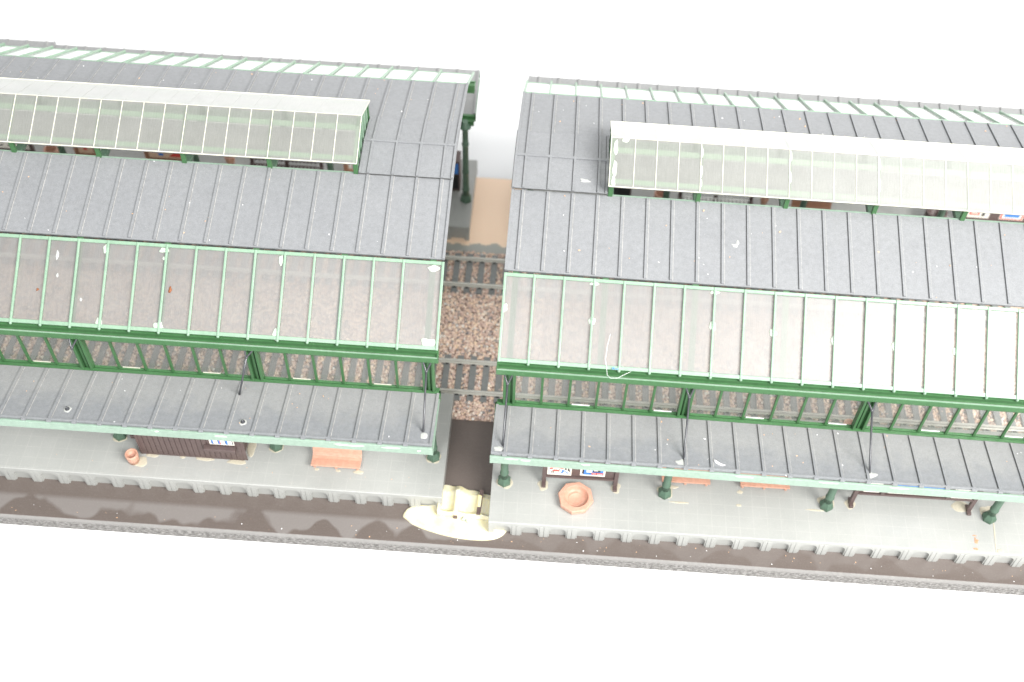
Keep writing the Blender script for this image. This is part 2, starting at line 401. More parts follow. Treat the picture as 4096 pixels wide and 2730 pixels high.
# ------------------------------------------------------------------ ballast
def ico():
    t = (1 + 5 ** .5) / 2
    v = [Vector(x).normalized() for x in [(-1, t, 0), (1, t, 0), (-1, -t, 0), (1, -t, 0), (0, -1, t), (0, 1, t), (0, -1, -t), (0, 1, -t), (t, 0, -1), (t, 0, 1), (-t, 0, -1), (-t, 0, 1)]]
    f = [(0, 11, 5), (0, 5, 1), (0, 1, 7), (0, 7, 10), (0, 10, 11), (1, 5, 9), (5, 11, 4), (11, 10, 2), (10, 7, 6), (7, 1, 8), (3, 9, 4), (3, 4, 2), (3, 2, 6), (3, 6, 8), (3, 8, 9), (4, 9, 5), (2, 4, 11), (6, 2, 10), (8, 6, 7), (9, 8, 1)]
    return v, f
IV, IF = ico()
RAILS = [12.06, 10.11, 4.74, 2.77]
def sleeper_hit(x, y): return False
def stones():
    rnd = random.Random(3); V = []; F = []; tone = []
    def put(x, y, z, r):
        b = len(V); e = Matrix.Rotation(rnd.random() * 6.28, 3, Vector((rnd.uniform(-1, 1), rnd.uniform(-1, 1), rnd.uniform(-1, 1) + .01)))
        sc = Vector((rnd.uniform(.75, 1.3), rnd.uniform(.75, 1.2), rnd.uniform(.6, 1)))
        for v in IV:
            w = e @ Vector((v.x * sc.x, v.y * sc.y, v.z * sc.z)); w *= r * rnd.uniform(.88, 1.12)
            V.append((x + w.x, y + w.y, z + w.z * .85))
        F.extend(tuple(b + i for i in f) for f in IF); t = rnd.random(); tone.extend([t] * 12)
    def fill(x0, x1, y0, y1, pitch, rmin, rmax, ragged=False):
        y = y0
        while y < y1:
            x = x0
            while x < x1:
                px, py = x + rnd.uniform(-.5, .5) * pitch, y + rnd.uniform(-.5, .5) * pitch
                if not (ragged and py < y0 + .25 * rnd.random()):
                    put(px, py, ZB + .10 + rnd.uniform(0, .10), rnd.uniform(rmin, rmax))
                x += pitch
            y += pitch * .9
    fill(-5.2, 1.2, 1.18, 12.75, .135, .062, .105, True)      # seen from above through the gap
    fill(-29, -5.2, 1.4, 5.9, .158, .065, .10)               # seen through the side windows
    fill(1.2, 27.5, 1.4, 5.9, .158, .065, .10)
    return V, F, tone
V, F, tone = stones()
bv = len(V)
# the packed bed under the loose chips
X0, X1 = -39, 39
V += [(X0, 1.25, ZB + .004), (X1, 1.25, ZB + .004), (X1, 1.5, ZB + .13), (X0, 1.5, ZB + .13), (X1, 12.5, ZB + .13), (X0, 12.5, ZB + .13), (X1, 12.85, ZB + .004), (X0, 12.85, ZB + .004)]
F += [(bv, bv + 1, bv + 2, bv + 3), (bv + 3, bv + 2, bv + 4, bv + 5), (bv + 5, bv + 4, bv + 6, bv + 7)]
tone += [.4] * 8
me = bpy.data.meshes.new('ballast'); me.from_pydata(V, [], F); me.materials.append(M['stone']); me.materials.append(M['bed'])
at = me.attributes.new('tone', 'FLOAT', 'POINT'); at.data.foreach_set('value', tone)
me.polygons.foreach_set('material_index', [0] * (len(F) - 3) + [1] * 3); me.update()
o = bpy.data.objects.new('track_ballast', me); COL.objects.link(o)
tag(o, 'loose pinkish brown stone chips filling the space around both tracks', 'ballast', kind='stuff')

# ------------------------------------------------------------------ tracks
def track(ya, yb, x_first, label):
    t = thing('railway_track', (0, (ya + yb) / 2, ZB + .1), 'L', label, 'track', 'model railway tracks on ballast')
    for y in (ya, yb):
        mb = MB(); z = ZB + .27
        pr = [(-.11, 0), (.11, 0), (.11, .03), (.03, .055), (.03, .15), (.065, .17), (.065, .205), (-.065, .205), (-.065, .17), (-.03, .15), (-.03, .055), (-.11, .03)]
        mb.prism([(y + a, z + b) for a, b in pr], -38.5, 38.5); mb.build('rail', M['rail'], t)
    mb = MB(); zc = (ZB + .17)
    y0, y1 = min(ya, yb) - .48, max(ya, yb) + .48; c = x_first
    mb.prism([(y0, ZB + .05), (y1, ZB + .05), (y1, ZB + .265), (y0, ZB + .265)], c - .17, c + .17)
    for y in (ya, yb):
        for d in (-.15, .15): mb.box(c - .09, c + .09, y + d - .035, y + d + .035, ZB + .262, ZB + .325, 1)
    s = mb.build('sleeper', [M['sleeper'], M['chair']], t, bevel=.02)
    k = 0
    for i in range(-44, 42):
        if i == 0: continue
        x = i * .705
        if -31.5 < c + x < 28.5: share(s, t, (x, 0, 0))
track(4.74, 2.77, -1.62, 'front track running close beside the front platforms')
track(12.06, 10.11, -1.75, 'rear track running close beside the peach panel and rear platforms')

# ------------------------------------------------------------------ platforms
def platform(frame, x_end, sgn, length, y0, y1, label, front=True, pitch=1.331, first=1.331):
    """sgn +1: runs to the right of x_end"""
    t = thing('station_platform', (x_end + sgn * length / 2, (y0 + y1) / 2, ZB), frame, label, 'platform', 'grey plastic station platforms')
    xa, xb = sorted((x_end, x_end + sgn * length))
    zt = ZP
    mb = MB(); mb.prism([(y0 + .14, ZB + .006), (y1 - .14, ZB + .006), (y1 - .14, zt - .055), (y0 + .14, zt - .055)], xa + .02, xb - .02)
    mb.build('side_wall', M['platform'], t)
    mb = MB(); r = .08
    r = .05; pr = [(y0 - .004, zt - r - .003)] + [(y0 - .004 + r - r * math.cos(a), zt - r + r * math.sin(a)) for a in (.4, .8, 1.2)] + [(y0 - .004 + r, zt), (y1 - r, zt), (y1, zt - r - .003)]
    mb.prism(pr, xa, xb); d = mb.build('deck', M['platform'], t, bevel=.02)
    # pilasters with shallow arched bays between them, moulded with each long face
    for yy, s in ((y0, 1), (y1, -1)):
        if not front and s == -1: continue
        mb = MB(); x = first; k = 0
        while x < length + pitch:
            c = x_end + sgn * (x - pitch); xe = c + sgn * pitch
            if abs(xe - x_end) > length: break
            lo, hi = sorted((c, xe)); za, zb = ZB + .008, zt - .056
            yo, yi = yy, yy + s * .10
            def web(poly):
                # poly of (x,z), extruded from yi to yo
                nn = len(poly); vs = [(px, yo, pz) for px, pz in poly] + [(px, yi + s * .05, pz) for px, pz in poly]
                mb.add(vs, [tuple(range(nn)), tuple(range(nn, 2 * nn))[::-1]] + [(i, nn + i, nn + (i + 1) % nn, (i + 1) % nn) for i in range(nn)])
            w = .27; top = zb - .24
            web([(lo, za), (lo + w, za), (lo + w, top - .28), (lo + w + .06, top - .1), (lo + w + .2, top), (hi - w - .2, top), (hi - w - .06, top - .1), (hi - w, top - .28), (hi - w, za), (hi, za), (hi, zb), (lo, zb)])
            for px in (lo, hi - .001):
                q = .20
                a0, a1 = (px + .008, px + q) if px == lo else (px - q, px - .008)
                mb.prism([(yy, za), (yy - s * .045, za), (yy - s * .012, zb - .16), (yy, zb - .16)], a0, a1)
            x += pitch
        mb.build('pilaster_wall', M['platform'], t, bevel=.015)
    return t, d
PLx, PRx = -3.11, -.79
pl, pld = platform('L', PLx, -1, 29.28, -4.06, 2.13, 'front grey platform left of the gap with arched sides')
prr, prd = platform('PR', PRx, 1, 29.28, -4.06, 3.0, 'front grey platform right of the gap set nearer the front edge')
platform('L', -3.36, -1, 29.28, 13.82, 19.45, 'rear grey platform left of the gap beside the peach panel')
platform('R', -.70, 1, 29.28, 14.2, 19.8, 'rear grey platform right of the gap under the far roof')

# amber glue bled round the feet standing on the front platforms
def glue_part(parent, c, rx, ry, seed, mat='amber_glue', h=.012):
    mb = MB(); mb.blob(c, rx, ry, h, seed=seed); return mb.build('glue_stain', M[mat], parent)

# ------------------------------------------------------------------ train sheds
KT, KB = (-2.23, 8.17), (-5.20, 8.62)
KBS = {'L': (-5.28, 8.60), 'R': (-5.09, 8.64)}
SB, SA = (1.35, 13.27), (5.35, 14.20)
GB, GT = (-2.02, 11.12), (1.30, 13.13)
def shed(side):
    fr = side; sg = -1 if side == 'L' else 1
    KB = KBS[side]; fo = ff = KB[0] + 5.20
    xe = -3.26 if side == 'L' else -.63
    L = 28.6
    X = lambda s: xe + sg * s
    t = thing('train_shed', (X(L / 2), YR, ZP), fr,
              'green and grey shed roof left of the gap missing some tie rods' if side == 'L' else 'green and grey shed roof right of the gap with white glare on its glazing', 'train shed', 'two halves of the model station shed')
    # --- slate slopes
    def slope(a, b, up, name, s0, pitch, x_from=0, x_to=L, dz=0, thick=.10, nub=False, rib=.12, ribh=.075, endrib=True):
        mb = MB(); (ya, za), (yb, zb) = a, b; za += dz; zb += dz
        d = Vector((0, yb - ya, zb - za)).normalized(); nrm = Vector((0, -d.z, d.y))
        if nrm.z < 0: nrm = -nrm
        lo = [(ya, za), (yb, zb), (yb - nrm.y * thick, zb - nrm.z * thick), (ya - nrm.y * thick, za - nrm.z * thick)]
        mb.prism(lo, X(x_from), X(x_to))
        s = s0
        while s < x_to:
            if s >= x_from:
                p0, p1 = Vector((X(s), ya, za)) + d * (.06 if d.z > 0 else .02), Vector((X(s), yb, zb)) - d * (.02 if d.z > 0 else .06)
                mb.bar(p0, p1, rib, ribh, nrm, ribh / 2 - .005)
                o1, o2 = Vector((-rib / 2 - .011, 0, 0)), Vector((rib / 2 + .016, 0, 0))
                mb.bar(p0 + o1, p1 + o1, .015, .012, nrm, .004, 1); mb.bar(p0 + o2, p1 + o2, .030, .012, nrm, .004, 2)  # strips paint in rib shade left and light right, along with dirt and dust
            s += pitch
        if endrib:
            mb.bar(Vector((X(x_from + .05), ya, za)) + d * .01, Vector((X(x_from + .05), yb, zb)) - d * .01, rib, ribh, nrm, ribh / 2 - .006)
        if nub:   # thin lip and nubs along the eave
            mb.bar((X(x_from), ya, za) + Vector((0, 0, 0)) if False else Vector((X(x_from), ya + .04, za + .01)), Vector((X(x_to), ya + .04, za + .01)), .09, .05, nrm, .012)
            s = s0
            while s < x_to:
                if s >= x_from: mb.box(X(s) - .10, X(s) + .10, ya - .09, ya + .03, za - .07, za + .03)
                s += pitch
        return mb.build(name, [M['canopy' if name == 'canopy' else 'slate'], M['shade_grime'], M['lit_line_dust']], t, bevel=.012)
    s0 = .51
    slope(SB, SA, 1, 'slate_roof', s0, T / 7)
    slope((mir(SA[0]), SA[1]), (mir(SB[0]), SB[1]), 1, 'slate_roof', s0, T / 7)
    # --- ridge cap at the gap end
    mb = MB(); ex = 4.27
    lift = .10 if side == 'L' else .17
    A, Rg, B = (5.30, 14.215 + lift), (YR, 14.47 + lift * .6), (mir(5.30), 14.215 + lift * .7)
    mb.prism([A, Rg, B, (B[0], B[1] - .09), (Rg[0], Rg[1] - .1), (A[0], A[1] - .09)], X(-.02), X(ex))
    for s in (.05, .51, .51 + T / 7, .51 + 2 * T / 7, .51 + 3 * T / 7, ex - .06):
        for p, q in ((A, Rg), (Rg, B)):
            nrm = Vector((0, -(q[1] - p[1]), q[0] - p[0])).normalized()
            mb.bar((X(s), p[0], p[1]), (X(s), q[0], q[1]), .11, .07, nrm, .03); mb.bar((X(s) - .066, p[0], p[1]), (X(s) - .066, q[0], q[1]), .022, .012, nrm, .003, 1)  # thin left strip darkens the crease as painted rib shade plus dirt
    mb.bar((X(0), YR, Rg[1]), (X(ex), YR, Rg[1]), .13, .09, (0, 0, 1), .03)
    mb.bar((X(.02), A[0] - .008, A[1] - .05), (X(ex - .02), A[0] - .008, A[1] - .05), .01, .05, (0, 0, 1), 0, 1)  # dark line drawn on the cap's front edge, above the open gap
    mb.build('ridge_cap', [M['slate'], M['shade_grime']], t, bevel=.012)
    # --- green kerbs along the slot, and beams crossing it
    for y in (SA[0] + .06, mir(SA[0]) - .06):
        mb = MB(); mb.box(X(ex), X(L), y - .045, y + .045, 13.75, 14.20); mb.build('slot_kerb', M['fascia'], t, bevel=.01)
    mb = MB(); mb.prism([(6.12, 14.04), (YR, 14.30), (mir(6.12), 14.04), (mir(6.12), 13.97), (YR, 14.20), (6.12, 13.97)], X(ex + .02), X(L)); mb.build('ridge_board', M['slate'], t)
    beam = None
    for k in range(7):
        s = 4.42 + k * T / 2
        if s > L: break
        if beam is None:
            mb = MB(); mb.box(X(s) - .16, X(s) + .16, SA[0] + .13, mir(SA[0]) - .13, 13.72, 13.98)
            beam = mb.build('slot_beam', M['column'], t, bevel=.02)
        else: share(beam, t, (sg * (s - 4.42), 0, 0))
    # --- glazed slopes
    for rear in (False, True):
        a, b = (GB, GT) if not rear else ((mir(GB[0]), GB[1]), (mir(GT[0]), GT[1]))
        d = Vector((0, b[0] - a[0], b[1] - a[1])).normalized(); nrm = Vector((0, -d.z, d.y)); nrm = nrm if nrm.z > 0 else -nrm
        P = lambda s, u, l=0: Vector((X(s), a[0], a[1])) + d * u + nrm * l
        ln = math.hypot(b[0] - a[0], b[1] - a[1])
        mb = MB()
        mb.bar(P(0, .08), P(L, .08), .17 if not rear else .10, .10 if not rear else .06, nrm, .05 if not rear else .0); mb.bar(P(0, ln - .07), P(L, ln - .07), .15, .11, nrm, .055)
        s = 1.77 if side == 'L' else 1.32
        mb.bar(P(.05, -.02), P(.05, ln), .11, .12, nrm, .085)
        while s < L:
            mb.bar(P(s, -.03), P(s, ln), .095, .12, nrm, .085)
            # rounded foot of the glazing bar
            mb.lathe([(.062, -.06), (.07, .02), (.05, .06), (.01, .075)], P(s, -.03, .09), 10)
            s += T / 6
        f = mb.build('glazed_roof', M['pale_green'], t, bevel=.018)
        mb = MB()
        q = [P(.02, .03, -.002), P(L, .03, -.002), P(L, ln, -.002), P(.02, ln, -.002)]
        mb.add(q, [(0, 1, 2, 3)] if (q[1] - q[0]).cross(q[2] - q[0]).z > 0 else [(3, 2, 1, 0)])
        mb.build('pane', M['milky'], f)
        # rafters under the glass
        raf = None
        for k in range(1 if rear else 0, 8):
            s = .5 + k * T / 2
            if s > L: break
            if raf is None:
                s_first = s
                mb = MB(); mb.bar(P(s, .0, -.10), P(s, ln + .1, -.10), .26, .10, nrm, 0)
                mb.bar(P(s, .3, -.25), P(s, ln - .1, -.25), .10, .3, nrm, 0); raf = mb.build('rafter', M['green'], t)
            else: share(raf, t, (sg * (s - s_first), 0, 0))
        if not rear:   # glue that oozed beside the glazing bars
            rnd = random.Random(5 if side == 'L' else 6)
            if side == 'L':
                spots = [(3, 3.45, .13, .20), (3, .35, .16, .26), (6, 3.62, .16, .22), (6, .18, .20, .14), (8, .5, .12, .3), (8, 3.45, .12, .22), (10, .22, .2, .17), (11, 3.5, .15, .1), (1.42, .0, 0, 0)]
                g = [(1.77 + (13 - 1) * T / 6 - .0, 0, 0, 0)]
                pts = [(14.9, 3.5, .10, .22), (14.85, .25, .16, .18), (12.31, 3.62, .22, .12), (12.25, 3.25, .10, .10), (12.25, .25, .22, .20), (7.15, 3.5, .10, .25), (7.1, .25, .14, .24), (.42, .30, .34, .22), (.45, 3.58, .28, .14)]
                smears = [(17.0, 3.1, .07, .20), (16.9, 2.2, .05, .10), (15.75, 1.2, .06, .08), (3.1, 1.1, .05, .09)]
            else:
                pts = [(.12, 2.35, .12, .2), (3.92, 2.05, .15, .19), (3.9, .14, .12, .1), (9.1, 2.2, .15, .2), (9.1, .14, .12, .1), (11.7, 2.1, .15, .2), (14.3, 1.95, .13, .2), (16.9, 1.9, .15, .2), (19.5, 1.85, .15, .2), (3.92, 3.68, .2, .1), (9.12, 3.68, .2, .1), (.8, .12, .22, .06), (8.6, .12, .22, .06)]
                smears = []
            for i, (s, u, rx, ry) in enumerate(pts + smears):
                if rx <= 0: continue
                mb = MB(); mb.blob(P(s, u, .004), rx, ry, .02 if i >= len(pts) else .055, nrm, seed=i * 3 + (1 if sg > 0 else 50), axis=(1, 0, 0), wob=.22)
                mb.build('glue_spot', M['film' if i >= len(pts) else 'stick_glue'], f)
    # --- gutters
    for rear in (False, True):
        m_ = (lambda y: y) if not rear else mir
        mb = MB(); gz = 0 if not rear else -.62
        mb.prism([(m_(y), z + gz) for y, z in [(-1.9, 10.72), (-2.36, 10.66), (-2.40, 10.70), (-2.40, 11.0), (-2.31, 11.0), (-2.31, 10.86), (-2.10, 10.86), (-2.10, 11.06), (-1.9, 11.06)]], X(-.02), X(L))
        mb.box(X(-.03), X(.04), m_(-2.395), m_(-1.95), 10.69 + gz, 10.995 + gz)
        mb.box(X(0), X(L), m_(-2.20), m_(-1.92), 10.53 + gz, 10.70 + gz)
        mb.box(X(0), X(L), m_(-2.385), m_(-2.325), 11.0 + gz, 11.012 + gz, 1); mb.box(X(.1), X(L), m_(-2.29), m_(-2.20), 10.862 + gz, 10.872 + gz, 2)  # pale strip paints the light on the lip; channel strip is dust
        mb.build('gutter', [M['green'], M['pale_green'], M['lit_line_dust']], t, bevel=.012)
        xs_ = .02 if not rear else 1.2
        mb = MB(); mb.box(X(xs_), X(L), m_(-1.9), m_(-1.78), 10.0, 10.9); mb.build('wall_plate', M['green'], t)
        mb = MB(); mb.box(X(.02), X(L), m_(-2.06), m_(-1.80), 7.7, 8.03); mb.build('wall_plate', M['green'], t)
        # --- clerestory bays and posts
        ps = .46 if side == 'L' else .55; win = None; post = None
        for k in range(5):
            s = ps + k * T
            if s < L - .3 and not (rear and k == 0):
                if post is None:
                    k_first = k
                    mb = MB(); x = X(s); y = lambda q: m_(-1.94 + q)
                    mb.box(x - .27, x + .27, y(-.02), y(.10), 8.06, 10.66)
                    for dx in (-.21, .21): mb.box(x + dx - .06, x + dx + .06, y(-.24), y(-.02), 8.08, 10.66)
                    mb.box(x - .06, x + .06, y(-.12), y(-.02), 8.08, 10.66)
                    post = mb.build('post', M['green'], t, bevel=.02)
                else: share(post, t, (sg * (k - k_first) * T, 0, 0))
            if s + 1.0 > L: break
            if win is None:
                mb = MB(); a, b = s + .28, s + T - .28; y = lambda q: m_(-1.94 + q)
                mb.box(X(a), X(b), y(-.08), y(.06), 8.05, 8.17)
                for j in range(1, 6):
                    xx = X(s + .215 + j * 1.2277); mb.box(xx - .055, xx + .055, y(-.09), y(.02), 8.12, 10.6)
                win = mb.build('side_window', M['green'], t, bevel=.012)
                mb = MB(); q = [(X(a), y(.03), 8.12), (X(b), y(.03), 8.12), (X(b), y(.03), 10.6), (X(a), y(.03), 10.6)]
                mb.add(q, [(0, 1, 2, 3)]); mb.build('pane', M['clear'], win)
                win['_k'] = 1
                if not rear:
                    for j in (2, 5):   # bright tape strips on the sill
                        mb = MB(); xx = s + .215 + j * 1.2277 + .15 if sg > 0 else s + .215 + (j - 1) * 1.2277 + .3
                        mb.box(X(xx), X(xx + .8), y(.0), y(.02), 8.175, 8.225); mb.build('glazing_tab', M['pane_edge' if side == 'L' else 'white_flake'], win)
            else: share(win, t, (sg * k * T, 0, 0))
        # --- canopy
        a, b = ((KB, KT) if not rear else ((mir(KB[0]) + (.12 if side == 'L' else .42), KB[1] + .06), (mir(KT[0]), KT[1])))
        cs = (1.14 if side == 'L' else .58)
        fo = ff if not rear else -(a[0] - mir(-5.20))
        if rear and side == 'L':
            can = slope(a, b, 1, 'canopy', 1.2, T / 7, 0, 24.1, nub=False)
            slope((a[0] + .1, a[1]), b, 1, 'canopy', 24.6, T / 7, 24.1, L, dz=.10)
        else: can = slope(a, b, 1, 'canopy', cs, T / 7, nub=not rear)
        mb = MB()
        mb.box(X(-.04), X(L), m_(-5.34 + fo), m_(-5.22 + fo), 8.06, 8.50)
        mb.prism([(m_(y + fo), z) for y, z in ((-5.34, 8.50), (-5.22, 8.50), (-5.22, 8.505), (-5.25, 8.53), (-5.31, 8.53))], X(-.04), X(L))
        mb.box(X(-.04), X(.06), m_(-5.22 + fo), m_(-2.2), 7.85, 8.03)
        mb.build('fascia', M['fascia'], can, bevel=.02)
        mb = MB(); mb.box(X(-.06), X(L), m_(-2.22), m_(-2.06), 7.96, 8.19); mb.box(X(-.06), X(.02), m_(-2.4), m_(-2.06), 7.8, 8.19)
        mb.build('ledge', M['green'], can, bevel=.015)
    # --- columns
    dyc = 0 if side == 'L' else (DY['PR'] - DY['R'])
    for rear in (False, True):
        col = None
        for k in range(4):
            s = .48 + k * T
            if col is None:
                y = (-1.80 + dyc) if not rear else (16.03 if side == 'L' else 16.2)
                c = (X(s), y, ZP); mb = MB()
                mb.lathe([(.345, .004), (.345, .20), (.19, .50)], c, 6, smooth=False, rot=math.radians(-90) - math.pi / 6)
                mb.lathe([(.19, .45), (.185, .8), (.215, .82), (.215, .90), (.185, .93), (.18, 2.2), (.20, 2.23), (.20, 2.3), (.175, 2.35), (.17, 4.3), (.21, 4.34), (.21, 4.42), (.17, 4.46), (.165, 4.9), (.165, 5.45), (.30, 5.60), (.33, 5.64), (.33, 5.72), (.16, 5.76), (.16, 6.05)], c, 16)
                col = mb.build('column', M['column'], t)
                cx0 = c
            else: share(col, t, (sg * k * T, 0, 0))
    # --- tie rods
    def rod(s, full=True, end=None, xt=None):
        top = Vector((X(s), -2.36, 10.74)); e = Vector(end) if end else Vector((X(s), -4.60, 8.56))
        d = (e - top).normalized(); fork = top + d * .42
        mb = MB(); w = .17
        mb.tube([top + Vector((-w, .05, .04)), top + Vector((-w * .95, 0, -.1)), fork + Vector((-.03, 0, .03)), fork], .042, 8)
        mb.tube([top + Vector((w, .05, .04)), top + Vector((w * .95, 0, -.1)), fork + Vector((.03, 0, .03)), fork], .042, 8)
        if full: mb.tube([fork - d * .03, e - d * .35, e], [.046, .046, .052], 10)
        else: mb.tube([fork - d * .03, fork + d * .12], .05, 8)
        mb.lathe([(.02, -.05), (.075, -.03), (.075, .03), (.02, .05)], fork, 10)
        return mb.build('tie_rod', M['rod'], t)
    if side == 'L':
        rod(.46, end=(-3.71, -4.55, 8.53)); rod(8.27, end=(-12.12, -3.12, 8.36)); rod(16.0, full=False); rod(23.8)
        studs = [(-19.40, -4.62), (-11.62, -4.68)]; rings = studs + [(-3.66, -4.75)]
    else:
        rod(.5, end=(-.16, -4.62, 8.545)); rod(8.33, end=(7.68, -4.62, 8.545)); rod(16.1, end=(15.66, -4.62, 8.545)); rod(23.9)
        studs = []; rings = [(-.34, -4.85), (7.55, -4.85), (15.7, -4.72)]
    dv = Vector((0, KT[0] - KB[0], KT[1] - KB[1])).normalized(); cn = Vector((0, -dv.z, dv.y))
    zc = lambda y: KB[1] + (y - KB[0]) * (KT[1] - KB[1]) / (KT[0] - KB[0])
    for x, y in studs:
        mb = MB(); mb.lathe([(.10, -.02), (.10, .05), (.06, .09), (.045, .16), (.02, .18)], (x, y, zc(y)), 14); mb.build('rod_stud', M['rod'], can_front(t))
    for i, (x, y) in enumerate(rings):
        mb = MB(); mb.blob((x, y, zc(y) + .004), .17 if side == 'L' else .22, .19, .012, cn, seed=40 + i + (9 if sg > 0 else 0), wob=.12 if side == 'L' else .35, axis=(1, 0, 0)); mb.build('glue_spot', M['film'], t)
    for i, (x, y, rx, ry, (ya, za), (yb, zb)) in enumerate([] if side == 'L' else [(9.33, 3.30, .13, .09, SB, SA), (9.45, 3.45, .06, .13, SB, SA), (2.61, 5.94, .22, .10, A, Rg)]):
        dd = Vector((0, yb - ya, zb - za)).normalized(); mb = MB()
        mb.blob((x, y, za + (zb - za) * (y - ya) / (yb - ya) + .003), rx, ry, .012, (0, -dd.z, dd.y), seed=120 + i, axis=(1, 0, 0), wob=.35); mb.build('glue_spot', M['film'], t)
    # glue streaks on the fascia
    for i, (s, z, w, h) in enumerate([(1.75, 8.42, .42, .05), (3.6, 8.40, .62, .06), (.55, 8.32, .08, .06), (9.2, 8.42, .25, .05), (12.0, 8.46, .1, .05)] if side == 'L' else [(.9, 8.48, .3, .035), (1.5, 8.45, .2, .05), (4.1, 8.47, .18, .045), (10.9, 8.46, .35, .05), (14.5, 8.48, .4, .035), (17.5, 8.48, .4, .035)]):
        mb = MB(); mb.blob((X(s), -5.341 + ff, z), w, h, .02, (0, -1, 0), seed=70 + i, axis=(1, 0, 0), wob=.3); mb.build('glue_spot', M['stick_glue'], t)
    # --- roof lantern
    ls = 4.26; E, EZ = 2.12, 15.05; RZ = 16.0
    lt = bpy.data.objects.new('roof_lantern', None)
    mb = MB()
    for sgn in (-1, 1):   # purlins and eave rails
        y1, y2 = YR + sgn * E * .22, YR + sgn * E * .86
        zz = lambda y: RZ - (RZ - EZ) * abs(y - YR) / E
        mb.bar((X(ls + .1), y1, zz(y1) - .12), (X(L), y1, zz(y1) - .12), .26, .10, (0, sgn * .4, 1))
        mb.bar((X(ls + .1), y2, zz(y2) - .10), (X(L), y2, zz(y2) - .10), .22, .10, (0, sgn * .4, 1))
        # end frame rafter and rungs
        mb.bar((X(ls + .12), YR, RZ - .10), (X(ls + .12), YR + sgn * E * .97, EZ - .07), .16, .12, (0, 0, 1))
    for y in (-1.5, -.95, -.35, .25, .85, 1.45):
        zt_ = RZ - (RZ - EZ) * abs(y) / E - .12
        mb.box(X(ls + .06), X(ls + .2), YR + y - .07, YR + y + .07, 14.1, zt_)
    lan = mb.build('roof_lantern', M['pale_green'], t, bevel=.015)
    for sgn in (-1, 1):
        a = Vector((0, YR + sgn * E, EZ)); b = Vector((0, YR, RZ)); d = (b - a).normalized(); nrm = Vector((0, -d.z * (1 if d.y > 0 else -1), abs(d.y)))
        mb = MB(); Q = lambda s, u, l=0: Vector((X(s), a.y, a.z)) + d * u + nrm * l
        ln = (b - a).length
        q = [Q(ls, 0), Q(L, 0), Q(L, ln), Q(ls, ln)]
        mb.add(q, [(0, 1, 2, 3)] if (q[1] - q[0]).cross(q[2] - q[0]).z > 0 else [(3, 2, 1, 0)], 0)
        mb.bar(Q(ls, .0), Q(L, .0), .035, .06, nrm, 0, 1)
        if sgn < 0: mb.bar(Q(ls, ln), Q(L, ln), .02, .05, nrm, .0, 1)
        mb.bar(Q(ls + .01, 0), Q(ls + .01, ln), .03, .055, nrm, 0, 1)
        s = ls + 1.08
        while s < L:
            mb.bar(Q(s, .02), Q(s, ln - .02), .03 if sgn < 0 else .018, .03 if sgn < 0 else .012, nrm, .012 if sgn < 0 else .002, 1 if sgn < 0 else 0); s += T / 8
        mb.build('glazing', [M['cream'], M['pane_edge']], lan)
        leg = None
        for k in range(7):
            s = 4.40 + k * T / 2
            if s > L: break
            if leg is None:
                mb = MB(); y = YR + sgn * (E - .32)
                mb.box(X(s) - .10, X(s) + .10, y - .09, y + .09, 13.9, 15.05); mb.box(X(s) - .14, X(s) + .05, y - .13, y + .02, 14.82, 15.0)
                mb.bar((X(s), YR + sgn * (E - .1), EZ - .06), (X(s), YR + sgn * .05, RZ - .08), .14, .06, nrm)
                leg = mb.build('lantern_post', M['green'], lan, bevel=.015)
            else: share(leg, lan, (sg * k * T / 2, 0, 0))
    if side == 'R':
        for i, (s, u, rx, ry) in enumerate([(4.48, 1.85, .1, .38), (4.48, .85, .1, .4), (4.45, .25, .09, .25), (4.9, 2.25, .16, .13), (8.3, 1.9, .06, .25), (8.3, 1.0, .06, .28), (8.3, .45, .05, .2), (12.2, 2.0, .06, .3), (12.2, 1.0, .06, .3), (16.1, 1.9, .06, .3), (16.1, .9, .06, .35)]):
            a = Vector((0, YR - E, EZ)); d = Vector((0, E, RZ - EZ)).normalized(); nrm = Vector((0, -d.z, d.y))
            mb = MB(); mb.blob(Vector((X(s), a.y, a.z)) + d * u + nrm * .004, rx, ry, .03, nrm, seed=90 + i, axis=(1, 0, 0)); mb.build('glue_spot', M['stick_glue'], lan)
    return t

def can_front(t): return [c for c in t.children if c.name.startswith('canopy')][0]
shedL = shed('L'); shedR = shed('R')

# glue stains on the platform decks round column feet and other fixings
for i in range(4):
    glue_part(pl, (-3.74 - i * T, -1.82, ZP + .002), .375, .36, 200 + i); glue_part(prr, (-.15 + i * T, -1.82, ZP + .002), .39, .375, 210 + i)
for i, (x, y, rx, ry) in enumerate([(1.72, -1.85, .27, .30), (5.25, -1.75, .25, .3), (16.6, -1.85, .25, .28), (22.0, -1.6, .5, .3), (8.35, -2.35, .45, .06), (8.0, -1.5, .3, .1), (11.2, -2.3, .14, .07), (14.9, -2.3, .5, .05), (11.3, -1.55, .15, .1)]):
    glue_part(prr, (x, y, ZP + .002), rx, ry, 230 + i)
for i, (x, y, rx, ry) in enumerate([(-17.5, -2.8, .3, .12), (-14.9, -2.78, .45, .14), (-13.3, -2.85, .5, .14), (-12.75, -2.0, .22, .5), (-18.0, -3.2, .36, .32), (-9.35, -2.95, .12, .08), (-8.3, -2.95, .12, .08), (-7.3, -2.95, .25, .12), (-16.0, -2.78, .15, .08)]):
    glue_part(pl, (x, y, ZP + .002), rx, ry, 250 + i)
mb = MB(); mb.blob((23.35, -3.0, ZP + .003), .03, 1.15, .012, seed=4, axis=(.99, -.1, 0)); mb.build('glue_seam', M['amber_glue'], prr)
mb = MB(); mb.blob((23.45, -3.95, ZP + .003), .16, .16, .014, seed=5); mb.build('glue_stain', M['amber_glue'], prr)

